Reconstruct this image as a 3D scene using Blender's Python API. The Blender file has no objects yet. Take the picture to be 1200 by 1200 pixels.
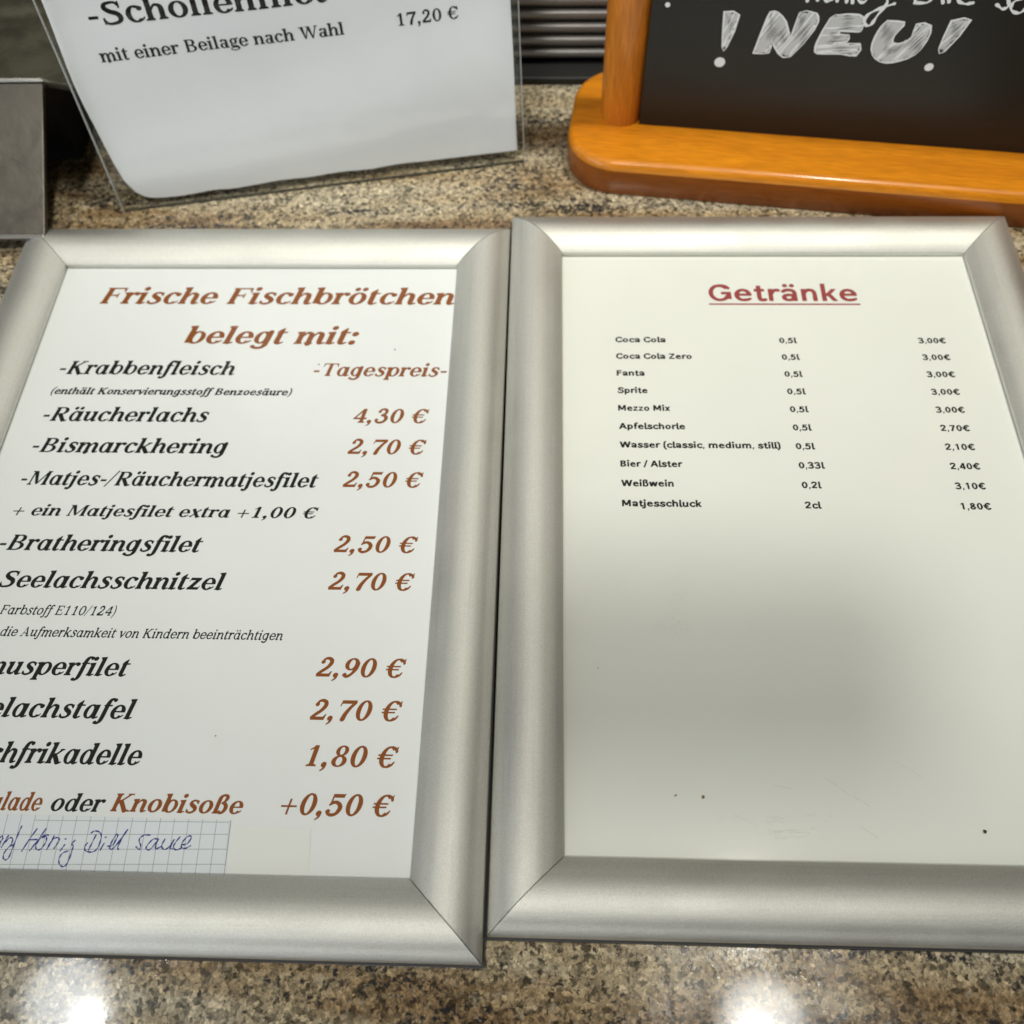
import bpy, bmesh, math, random
import numpy as np
from mathutils import Matrix, Vector

SC = bpy.context.scene
COL = SC.collection
random.seed(7)
R = math.radians

# ------------------------------------------------------------------ camera
cam_d = bpy.data.cameras.new('camera')
cam = bpy.data.objects.new('camera', cam_d)
COL.objects.link(cam)
SC.camera = cam
rx, ry, rz = (0.999368, 0.025649, -0.024615), (-0.009754, 0.863675, 0.503955), (0.034186, -0.503396, 0.863379)
cam.matrix_world = Matrix(((rx[0], ry[0], rz[0], 0.0), (rx[1], ry[1], rz[1], 0.0), (rx[2], ry[2], rz[2], 0.33288), (0, 0, 0, 1)))
cam_d.sensor_width = 36.0
cam_d.lens = 32.56
cam_d.clip_start = 0.01
cam_d.clip_end = 50.0
cam_d.dof.use_dof = True
cam_d.dof.focus_distance = 0.345
cam_d.dof.aperture_fstop = 9.5

# ------------------------------------------------------------------ light and exposure
SC.view_settings.view_transform = 'Standard'
SC.view_settings.look = 'None'
SC.view_settings.exposure = 0.0
SC.view_settings.gamma = 1.0
SC.view_settings.use_curve_mapping = False
SC.cycles.max_bounces = 10
SC.cycles.transparent_max_bounces = 16
SC.cycles.sample_clamp_indirect = 4.0

world = bpy.data.worlds.new('World')
SC.world = world
world.use_nodes = True
wn, wl = world.node_tree.nodes, world.node_tree.links
wn.clear()
w_out = wn.new('ShaderNodeOutputWorld'); w_bg = wn.new('ShaderNodeBackground')
w_tc = wn.new('ShaderNodeTexCoord'); w_sep = wn.new('ShaderNodeSeparateXYZ'); w_rmp = wn.new('ShaderNodeValToRGB')
wl.new(w_tc.outputs['Generated'], w_sep.inputs[0])
wl.new(w_sep.outputs['Z'], w_rmp.inputs[0])
wl.new(w_rmp.outputs[0], w_bg.inputs[0])
wl.new(w_bg.outputs[0], w_out.inputs[0])
cr_ = w_rmp.color_ramp
cr_.elements[0].position = 0.0; cr_.elements[0].color = (0.03, 0.028, 0.024, 1)
cr_.elements[1].position = 1.0; cr_.elements[1].color = (0.31, 0.305, 0.265, 1)
for pos_, c_ in ((0.25, (0.065, 0.063, 0.056)), (0.6, (0.22, 0.216, 0.19)), (0.85, (0.30, 0.295, 0.255))):
    e_ = cr_.elements.new(pos_); e_.color = (*c_, 1)
# the room's window, low behind the viewer's left shoulder
w_dot = wn.new('ShaderNodeVectorMath'); w_dot.operation = 'DOT_PRODUCT'
w_nrm = wn.new('ShaderNodeVectorMath'); w_nrm.operation = 'NORMALIZE'; wl.new(w_tc.outputs['Generated'], w_nrm.inputs[0])
wl.new(w_nrm.outputs[0], w_dot.inputs[0]); w_dot.inputs[1].default_value = Vector((-0.77, -0.62, 0.16)).normalized()
w_win = wn.new('ShaderNodeValToRGB'); w_win.color_ramp.elements[0].position = 0.88; w_win.color_ramp.elements[0].color = (0, 0, 0, 1)
w_win.color_ramp.elements[1].position = 0.985; w_win.color_ramp.elements[1].color = (5.2, 5.6, 6.3, 1)
wl.new(w_dot.outputs['Value'], w_win.inputs[0])
w_add = wn.new('ShaderNodeMix'); w_add.data_type = 'RGBA'; w_add.blend_type = 'ADD'; w_add.inputs[0].default_value = 1.0
# the person taking the picture stands dark against the room
w_dk = wn.new('ShaderNodeVectorMath'); w_dk.operation = 'DOT_PRODUCT'; wl.new(w_nrm.outputs[0], w_dk.inputs[0]); w_dk.inputs[1].default_value = Vector((0.22, -0.95, 0.22)).normalized()
w_per = wn.new('ShaderNodeValToRGB'); w_per.color_ramp.elements[0].position = 0.60; w_per.color_ramp.elements[0].color = (1, 1, 1, 1)
w_per.color_ramp.elements[1].position = 0.90; w_per.color_ramp.elements[1].color = (0.16, 0.15, 0.14, 1)
wl.new(w_dk.outputs['Value'], w_per.inputs[0])
w_mul = wn.new('ShaderNodeMix'); w_mul.data_type = 'RGBA'; w_mul.blend_type = 'MULTIPLY'; w_mul.inputs[0].default_value = 1.0
wl.new(w_rmp.outputs[0], w_mul.inputs[6]); wl.new(w_per.outputs[0], w_mul.inputs[7])
wl.new(w_mul.outputs[2], w_add.inputs[6]); wl.new(w_win.outputs[0], w_add.inputs[7]); wl.new(w_add.outputs[2], w_bg.inputs[0])
w_bg.inputs[1].default_value = 0.55


def area_lamp(name, loc, target, size, power, color):
    d = bpy.data.lights.new(name, 'AREA'); d.shape = 'DISK'; d.size = size; d.energy = power; d.color = color
    o = bpy.data.objects.new(name, d); COL.objects.link(o); o.location = loc
    o.rotation_euler = (Vector(target) - Vector(loc)).to_track_quat('-Z', 'Y').to_euler()
    return o


spot_d = bpy.data.lights.new('ceiling_spotlight', 'SPOT')
spot_d.energy = 164; spot_d.spot_size = R(29); spot_d.spot_blend = 1.0; spot_d.shadow_soft_size = 0.075; spot_d.color = (1.0, 0.965, 0.85)
spot = bpy.data.objects.new('ceiling_spotlight', spot_d); COL.objects.link(spot)
spot.location = (0.577, 0.365, 2.5)
spot.rotation_euler = (Vector((0.04, 0.605, 0.0)) - spot.location).to_track_quat('-Z', 'Y').to_euler()
# two round ceiling downlights: a softly lit reflector with its bright bulb
for lx, ly, bx, by, dia, bulb, p_, c_ in ((0.60, 0.083, 0.575, 0.055, 0.215, 0.085, 2.7, (1.0, 0.985, 0.92)), (-1.30, 0.10, -1.215, 0.050, 0.215, 0.055, 2.2, (0.93, 0.98, 1.0))):
    area_lamp('ceiling_downlight', (lx, ly, 2.50), (lx, ly, 0), dia, p_, c_)
    area_lamp('downlight_bulb', (bx, by, 2.49), (bx, by, 0), bulb, 1.5, (1.0, 0.99, 0.95))
area_lamp('ceiling_panel_light', (-0.406, -0.81, 2.5), (0, 0.2, 0), 0.38, 28.0, (1.0, 0.985, 0.91))


# ------------------------------------------------------------------ materials
def mat(name):
    m = bpy.data.materials.new(name); m.use_nodes = True
    nt = m.node_tree
    return m, nt.nodes, nt.links, nt.nodes['Principled BSDF']


def plain(name, col, rough=0.5, metal=0.0, spec=0.5, coat=0.0):
    m, n, l, b = mat(name)
    b.inputs['Base Color'].default_value = (*col, 1); b.inputs['Roughness'].default_value = rough
    b.inputs['Metallic'].default_value = metal; b.inputs['Specular IOR Level'].default_value = spec
    b.inputs['Coat Weight'].default_value = coat; b.inputs['Coat Roughness'].default_value = 0.08
    return m


def nd(n, typ, **kw):
    x = n.new(typ)
    for k, v in kw.items():
        if k in ('blend_type', 'operation', 'feature', 'data_type', 'distance', 'noise_dimensions'): setattr(x, k, v)
        else: x.inputs[k.replace('_', ' ')].default_value = v
    return x


def ramp(n, stops, interp='LINEAR'):
    x = n.new('ShaderNodeValToRGB'); c = x.color_ramp; c.interpolation = interp
    while len(c.elements) > 1: c.elements.remove(c.elements[-1])
    c.elements[0].position = stops[0][0]; v = stops[0][1]
    c.elements[0].color = (*v, 1) if isinstance(v, tuple) else (v, v, v, 1)
    for p, v in stops[1:]:
        e = c.elements.new(p); e.color = (*v, 1) if isinstance(v, tuple) else (v, v, v, 1)
    return x


def mix(n, l, fac, a, b, blend='MIX'):
    x = n.new('ShaderNodeMix'); x.data_type = 'RGBA'; x.blend_type = blend
    for sock, v in ((x.inputs[0], fac), (x.inputs[6], a), (x.inputs[7], b)):
        if hasattr(v, 'links'): l.new(v, sock)
        elif isinstance(v, tuple): sock.default_value = (*v, 1)
        else: sock.default_value = v
    return x.outputs[2]


def coords(n, l, scale=(1, 1, 1), rot=(0, 0, 0), loc=(0, 0, 0)):
    tc = n.new('ShaderNodeTexCoord'); mp = n.new('ShaderNodeMapping')
    l.new(tc.outputs['Object'], mp.inputs[0])
    mp.inputs['Scale'].default_value = scale; mp.inputs['Rotation'].default_value = rot; mp.inputs['Location'].default_value = loc
    return mp.outputs[0]


def granite_material():
    m, n, l, b = mat('polished_granite')
    co = coords(n, l)
    cs = coords(n, l, (0.26, 1.5, 1), (0, 0, R(-9)))
    wob = nd(n, 'ShaderNodeTexNoise', Scale=700.0, Detail=4.0, Roughness=0.7); l.new(co, wob.inputs['Vector'])
    add = n.new('ShaderNodeVectorMath'); add.operation = 'MULTIPLY_ADD'
    l.new(wob.outputs['Color'], add.inputs[0]); add.inputs[1].default_value = (0.0028, 0.0028, 0.0028); l.new(co, add.inputs[2])
    pat = nd(n, 'ShaderNodeTexNoise', Scale=20.0, Detail=5.0, Roughness=0.62); l.new(cs, pat.inputs['Vector'])
    pr = ramp(n, [(0.34, (0.16, 0.095, 0.047)), (0.43, (0.25, 0.17, 0.09)), (0.50, (0.38, 0.30, 0.185)), (0.60, (0.43, 0.37, 0.26)), (0.70, (0.16, 0.15, 0.13))])
    l.new(pat.outputs['Fac'], pr.inputs[0])
    v1 = nd(n, 'ShaderNodeTexVoronoi', Scale=640.0); l.new(add.outputs[0], v1.inputs['Vector'])
    c1 = n.new('ShaderNodeSeparateColor'); l.new(v1.outputs['Color'], c1.inputs[0])
    g1 = ramp(n, [(0.0, 0.16), (0.13, 0.34), (0.30, 0.70), (0.55, 0.96), (0.80, 1.16), (1.0, 1.55)]); l.new(c1.outputs[0], g1.inputs[0])
    col = mix(n, l, 1.0, pr.outputs[0], g1.outputs[0], 'MULTIPLY')
    v2 = nd(n, 'ShaderNodeTexVoronoi', Scale=1700.0); l.new(add.outputs[0], v2.inputs['Vector'])
    c2 = n.new('ShaderNodeSeparateColor'); l.new(v2.outputs['Color'], c2.inputs[0])
    g2 = ramp(n, [(0.0, 0.40), (0.25, 0.75), (0.7, 1.1), (1.0, 1.4)]); l.new(c2.outputs[1], g2.inputs[0])
    col = mix(n, l, 1.0, col, g2.outputs[0], 'MULTIPLY')
    qn = nd(n, 'ShaderNodeTexNoise', Scale=230.0, Detail=5.0, Roughness=0.7); l.new(add.outputs[0], qn.inputs['Vector'])
    qr = ramp(n, [(0.58, 0.0), (0.66, 0.6)]); l.new(qn.outputs['Fac'], qr.inputs[0])
    col = mix(n, l, qr.outputs[0], col, (0.44, 0.38, 0.27))
    vein = nd(n, 'ShaderNodeTexNoise', Scale=30.0, Detail=7.0, Roughness=0.72); l.new(cs, vein.inputs['Vector'])
    vf = nd(n, 'ShaderNodeTexNoise', Scale=430.0, Detail=4.0, Roughness=0.75); l.new(add.outputs[0], vf.inputs['Vector'])
    sm = n.new('ShaderNodeMath'); sm.operation = 'MULTIPLY_ADD'; l.new(vf.outputs['Fac'], sm.inputs[0]); sm.inputs[1].default_value = 0.95; l.new(vein.outputs['Fac'], sm.inputs[2])
    vr = ramp(n, [(0.845, 1.0), (0.885, 0.0)]); l.new(sm.outputs[0], vr.inputs[0])
    col = mix(n, l, vr.outputs[0], col, (0.024, 0.023, 0.025))
    l.new(col, b.inputs['Base Color'])
    rr = ramp(n, [(0.0, 0.05), (0.6, 0.08), (1.0, 0.13)]); l.new(c2.outputs[2], rr.inputs[0]); l.new(rr.outputs[0], b.inputs['Roughness'])
    bp = nd(n, 'ShaderNodeBump', Strength=0.06, Distance=0.0002); l.new(c2.outputs[0], bp.inputs['Height']); l.new(bp.outputs[0], b.inputs['Normal'])
    b.inputs['Specular IOR Level'].default_value = 0.5
    return m


def aluminium_material(name, stretch, tint=(0.70, 0.697, 0.648)):
    m, n, l, b = mat(name)
    co = coords(n, l)
    b.inputs['Metallic'].default_value = 1.0
    f = nd(n, 'ShaderNodeTexNoise', Scale=3600.0, Detail=2.0, Roughness=0.6); l.new(co, f.inputs['Vector'])
    big = nd(n, 'ShaderNodeTexNoise', Scale=35.0, Detail=3.0); l.new(co, big.inputs['Vector'])
    rr = ramp(n, [(0.3, 0.53), (0.7, 0.60)]); l.new(big.outputs['Fac'], rr.inputs[0]); l.new(rr.outputs[0], b.inputs['Roughness'])
    cr = ramp(n, [(0.25, tuple(c * 0.78 for c in tint)), (0.75, tuple(min(1, c * 1.16) for c in tint))]); l.new(f.outputs['Fac'], cr.inputs[0])
    sk = nd(n, 'ShaderNodeTexNoise', Scale=1.0, Detail=5.0, Roughness=0.7); l.new(coords(n, l, stretch), sk.inputs['Vector'])
    sr = ramp(n, [(0.28, 0.84), (0.38, 0.97), (0.62, 1.0), (0.74, 1.04)]); l.new(sk.outputs['Fac'], sr.inputs[0])
    l.new(mix(n, l, 1.0, cr.outputs[0], sr.outputs[0], 'MULTIPLY'), b.inputs['Base Color'])
    bp = nd(n, 'ShaderNodeBump', Strength=0.95, Distance=0.00012); l.new(f.outputs['Fac'], bp.inputs['Height']); l.new(bp.outputs[0], b.inputs['Normal'])
    return m


def steel_material(name, tint, rough0, rough1, smear, low=0.5):
    m, n, l, b = mat(name)
    co = coords(n, l, (1, 1, 1))
    b.inputs['Metallic'].default_value = 1.0
    f = nd(n, 'ShaderNodeTexNoise', Scale=smear, Detail=5.0, Roughness=0.6, Distortion=0.3); l.new(co, f.inputs['Vector'])
    fs = nd(n, 'ShaderNodeTexNoise', Scale=900.0, Detail=2.0); l.new(coords(n, l, (1, 0.08, 1)), fs.inputs['Vector'])
    rr = ramp(n, [(0.3, rough0), (0.7, rough1)]); l.new(f.outputs['Fac'], rr.inputs[0]); l.new(rr.outputs[0], b.inputs['Roughness'])
    cr = ramp(n, [(0.36, tuple(c * low for c in tint)), (0.62, tint)]); l.new(f.outputs['Fac'], cr.inputs[0]); l.new(cr.outputs[0], b.inputs['Base Color'])
    bp = nd(n, 'ShaderNodeBump', Strength=0.10, Distance=0.003); l.new(f.outputs['Fac'], bp.inputs['Height']); l.new(bp.outputs[0], b.inputs['Normal'])
    return m


def wood_material(name, c0, c1, axis_rot=0.0, stretch=(6, 60, 60)):
    m, n, l, b = mat(name)
    co = coords(n, l, stretch, (0, 0, axis_rot))
    f = nd(n, 'ShaderNodeTexNoise', Scale=1.0, Detail=6.0, Roughness=0.62, Distortion=0.6); l.new(co, f.inputs['Vector'])
    f2 = nd(n, 'ShaderNodeTexNoise', Scale=14.0, Detail=2.0); l.new(co, f2.inputs['Vector'])
    cr = ramp(n, [(0.30, c0), (0.55, tuple((x + y) / 2 for x, y in zip(c0, c1))), (0.75, c1)]); l.new(f.outputs['Fac'], cr.inputs[0])
    g = ramp(n, [(0.3, 0.78), (0.7, 1.08)]); l.new(f2.outputs['Fac'], g.inputs[0])
    l.new(mix(n, l, 1.0, cr.outputs[0], g.outputs[0], 'MULTIPLY'), b.inputs['Base Color'])
    b.inputs['Roughness'].default_value = 0.4; b.inputs['Specular IOR Level'].default_value = 0.3
    b.inputs['Coat Weight'].default_value = 0.35; b.inputs['Coat Roughness'].default_value = 0.12
    bp = nd(n, 'ShaderNodeBump', Strength=0.08, Distance=0.0006); l.new(f2.outputs['Fac'], bp.inputs['Height']); l.new(bp.outputs[0], b.inputs['Normal'])
    return m


def clear_material(name, rough=0.06, wave=0.0, wave_scale=12.0, ior=1.42, tint=(0.985, 0.99, 0.985), blur_scale=None):
    """thin clear plastic: lets light straight through, reflects by Fresnel"""
    m, n, l, b = mat(name)
    n.remove(b)
    out = n['Material Output']
    tr = n.new('ShaderNodeBsdfTransparent'); tr.inputs[0].default_value = (*tint, 1)
    gl = n.new('ShaderNodeBsdfGlossy'); gl.inputs['Roughness'].default_value = rough; gl.inputs['Color'].default_value = (1, 1, 1, 1)
    fr = n.new('ShaderNodeFresnel'); fr.inputs[0].default_value = ior
    geo = n.new('ShaderNodeNewGeometry'); inv = n.new('ShaderNodeMath'); inv.operation = 'SUBTRACT'; inv.inputs[0].default_value = 1.0
    l.new(geo.outputs['Backfacing'], inv.inputs[1]); fm = n.new('ShaderNodeMath'); fm.operation = 'MULTIPLY'
    l.new(fr.outputs[0], fm.inputs[0]); l.new(inv.outputs[0], fm.inputs[1])
    mx = n.new('ShaderNodeMixShader')
    l.new(fm.outputs[0], mx.inputs[0]); l.new(tr.outputs[0], mx.inputs[1]); l.new(gl.outputs[0], mx.inputs[2]); l.new(mx.outputs[0], out.inputs[0])
    if wave:
        f = nd(n, 'ShaderNodeTexNoise', Scale=wave_scale, Detail=2.0); l.new(coords(n, l), f.inputs['Vector'])
        bp = nd(n, 'ShaderNodeBump', Strength=wave, Distance=0.004); l.new(f.outputs['Fac'], bp.inputs['Height'])
        l.new(bp.outputs[0], gl.inputs['Normal'])
    return m


def scuff_material():
    m, n, l, b = mat('pale_scuff')
    b.inputs['Base Color'].default_value = (0.99, 0.985, 0.96, 1); b.inputs['Roughness'].default_value = 0.5; b.inputs['Alpha'].default_value = 0.7
    f = nd(n, 'ShaderNodeTexNoise', Scale=2500.0, Detail=2.0); l.new(coords(n, l), f.inputs['Vector'])
    bp = nd(n, 'ShaderNodeBump', Strength=0.9, Distance=0.0006); l.new(f.outputs['Fac'], bp.inputs['Height']); l.new(bp.outputs[0], b.inputs['Normal'])
    return m


def paper_material(name, col):
    m, n, l, b = mat(name)
    f = nd(n, 'ShaderNodeTexNoise', Scale=16.0, Detail=4.0); l.new(coords(n, l), f.inputs['Vector'])
    cr = ramp(n, [(0.3, tuple(c * 0.965 for c in col)), (0.7, col)]); l.new(f.outputs['Fac'], cr.inputs[0]); l.new(cr.outputs[0], b.inputs['Base Color'])
    b.inputs['Roughness'].default_value = 0.65; b.inputs['Specular IOR Level'].default_value = 0.3
    return m


M = dict(
    granite=granite_material(), alu_across=aluminium_material('matt_aluminium_across', (14, 900, 900)), alu_along=aluminium_material('matt_aluminium_along', (900, 14, 900)),
    steel=steel_material('brushed_steel', (0.62, 0.59, 0.44), 0.12, 0.36, 30.0),  # blotches in the colour paint in the deck's smeared reflections
    steel_dull=steel_material('dull_steel', (0.145, 0.132, 0.112), 0.36, 0.46, 60.0, 0.85),
    steel_rim=plain('steel_rim', (0.36, 0.35, 0.32), 0.3, 1.0),
    slat=plain('grey_lacquered_metal', (0.30, 0.285, 0.275), 0.36, 0.6),
    black=plain('black_plastic', (0.012, 0.012, 0.012), 0.5),
    backing=plain('backing_board', (0.10, 0.10, 0.10), 0.6),
    paper=paper_material('laser_paper', (0.82, 0.83, 0.84)), paper_warm=paper_material('laser_paper_creamy', (0.83, 0.828, 0.785)),
    paper_sign=paper_material('sign_paper', (0.86, 0.875, 0.91)),
    note=paper_material('squared_note_paper', (0.77, 0.805, 0.86)),
    tape=plain('sticky_tape', (0.815, 0.815, 0.80), 0.3),
    grid=plain('printed_grid_line', (0.33, 0.36, 0.36), 0.7), ink=plain('blue_ballpoint_ink', (0.015, 0.02, 0.24), 0.5),
    red=plain('red_brown_print', (0.26, 0.072, 0.010), 0.6, 0, 0.2), rust=plain('dusky_red_print', (0.33, 0.06, 0.06), 0.6, 0, 0.2),
    blk=plain('black_print', (0.008, 0.008, 0.0085), 0.6, 0, 0.2), greyp=plain('light_black_print', (0.010, 0.010, 0.011), 0.6, 0, 0.2),
    cover=clear_material('clear_cover_sheet', 0.10, 0.06, 9.0),
    scuff=scuff_material(), speck=plain('dark_speck', (0.02, 0.015, 0.01), 0.6), crumb=plain('brown_crumb', (0.20, 0.13, 0.04), 0.7),
    acrylic=clear_material('clear_acrylic', 0.04, 0.25, 26.0), edge_light=plain('acrylic_cut_edge', (0.42, 0.43, 0.42), 0.2), glass=plain('dark_glass', (0.01, 0.01, 0.012), 0.05), acrylic_edge=plain('acrylic_edge', (0.07, 0.068, 0.058), 0.15, 0.0, 0.6),
    wood=wood_material('varnished_wood', (0.52, 0.165, 0.005), (0.78, 0.28, 0.009), R(7.05)),
    wood_edge=wood_material('darker_wood_edge', (0.25, 0.062, 0.004), (0.36, 0.095, 0.006), R(7.05)),  # sides of the foot, a deeper tone than its top
    wood_post=wood_material('varnished_wood_upright', (0.48, 0.145, 0.010), (0.74, 0.26, 0.02), 0, (55, 55, 7)),
    board=plain('chalkboard_black', (0.010, 0.0096, 0.008), 0.38, 0.0, 0.4),
    chalk=plain('chalk_marker', (0.80, 0.82, 0.81), 0.7), chalk_thin=plain('chalk_marker_thin', (0.56, 0.57, 0.56), 0.75),
)


# ------------------------------------------------------------------ mesh helpers
class MB:
    """collects vertices and faces for one mesh object, with a material per face"""
    def __init__(s): s.v, s.f, s.m, s.sm, s.mats = [], [], [], [], []
    def mi(s, m):
        if m not in s.mats: s.mats.append(m)
        return s.mats.index(m)
    def add(s, vs, fs, m, smooth=False):
        o = len(s.v); k = s.mi(m); s.v.extend(vs)
        for f in fs: s.f.append([i + o for i in f]); s.m.append(k); s.sm.append(smooth)
    def box(s, x0, x1, y0, y1, z0, z1, m, T=None):
        vs = [(x, y, z) for z in (z0, z1) for y in (y0, y1) for x in (x0, x1)]
        if T: vs = [T(v) for v in vs]
        s.add(vs, [(0, 2, 3, 1), (4, 5, 7, 6), (0, 1, 5, 4), (2, 6, 7, 3), (0, 4, 6, 2), (1, 3, 7, 5)], m)
    def prism(s, pts, z0, z1, m, T=None, smooth=False):
        n = len(pts); vs = [(x, y, z0) for x, y in pts] + [(x, y, z1) for x, y in pts]
        if T: vs = [T(v) for v in vs]
        s.add(vs, [list(range(n))[::-1], list(range(n, 2 * n))], m)
        s.add(vs, [(i, (i + 1) % n, n + (i + 1) % n, n + i) for i in range(n)], m, smooth)
    def build(s, name, parent=None, loc=None, bevel=0, seg=2):
        me = bpy.data.meshes.new(name); me.from_pydata(s.v, [], s.f)
        for m in s.mats: me.materials.append(m)
        me.polygons.foreach_set('material_index', s.m); me.polygons.foreach_set('use_smooth', s.sm); me.update()
        o = bpy.data.objects.new(name, me); COL.objects.link(o)
        if parent: o.parent = parent
        if loc: o.location = loc
        if bevel:
            bv = o.modifiers.new('bevel', 'BEVEL'); bv.width = bevel; bv.segments = seg; bv.limit_method = 'ANGLE'; bv.angle_limit = R(40); bv.harden_normals = True
        return o


def thing(name, label, cat, loc=(0, 0, 0), rz=0.0, group=None):
    o = bpy.data.objects.new(name, None); COL.objects.link(o); o.empty_display_size = 0.02
    o.location = loc; o.rotation_euler = (0, 0, rz); o['label'] = label; o['category'] = cat
    if group: o['group'] = group
    return o


def catmull(pts, n=8):
    P = [np.array(p, float) for p in pts]
    if len(P) < 3:
        return [tuple(P[0] + (P[1] - P[0]) * t) for t in np.linspace(0, 1, 2)]
    Q = [2 * P[0] - P[1]] + P + [2 * P[-1] - P[-2]]
    out = []
    for i in range(1, len(Q) - 2):
        a, b, c, d = Q[i - 1:i + 3]
        for k in range(n):
            t = k / n
            out.append(tuple(0.5 * (2 * b + (c - a) * t + (2 * a - 5 * b + 4 * c - d) * t * t + (3 * b - a - 3 * c + d) * t ** 3)))
    out.append(tuple(P[-1])); return out


def ribbon(mb, pts, width, m, place, z0, dz=2e-7, taper=True):
    """a pen stroke: flat ribbon with rounded ends, climbing a hair so that it never lies in its own plane"""
    n = len(pts); vs = []
    for i, p in enumerate(pts):
        a = np.array(pts[max(0, i - 1)]); b = np.array(pts[min(n - 1, i + 1)])
        t = b - a; t = t / (np.linalg.norm(t) + 1e-9); nr = np.array([-t[1], t[0]])
        w = width * (0.5 if not taper else 0.5 * (0.8 + 0.3 * math.sin(i * 0.9)))
        vs.append(place(p[0] + nr[0] * w, p[1] + nr[1] * w, z0 + i * dz)); vs.append(place(p[0] - nr[0] * w, p[1] - nr[1] * w, z0 + i * dz))
    mb.add(vs, [(2 * i, 2 * i + 1, 2 * i + 3, 2 * i + 2) for i in range(n - 1)], m)
    for e, k in ((0, 0), (n - 1, 1)):
        c = pts[e]; w = width * 0.5
        ring = [place(c[0] + w * math.cos(q * math.pi / 5), c[1] + w * math.sin(q * math.pi / 5), z0 + (n + 3) * dz + k * 1e-6) for q in range(10)]
        mb.add(ring, [list(range(10))], m)


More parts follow.
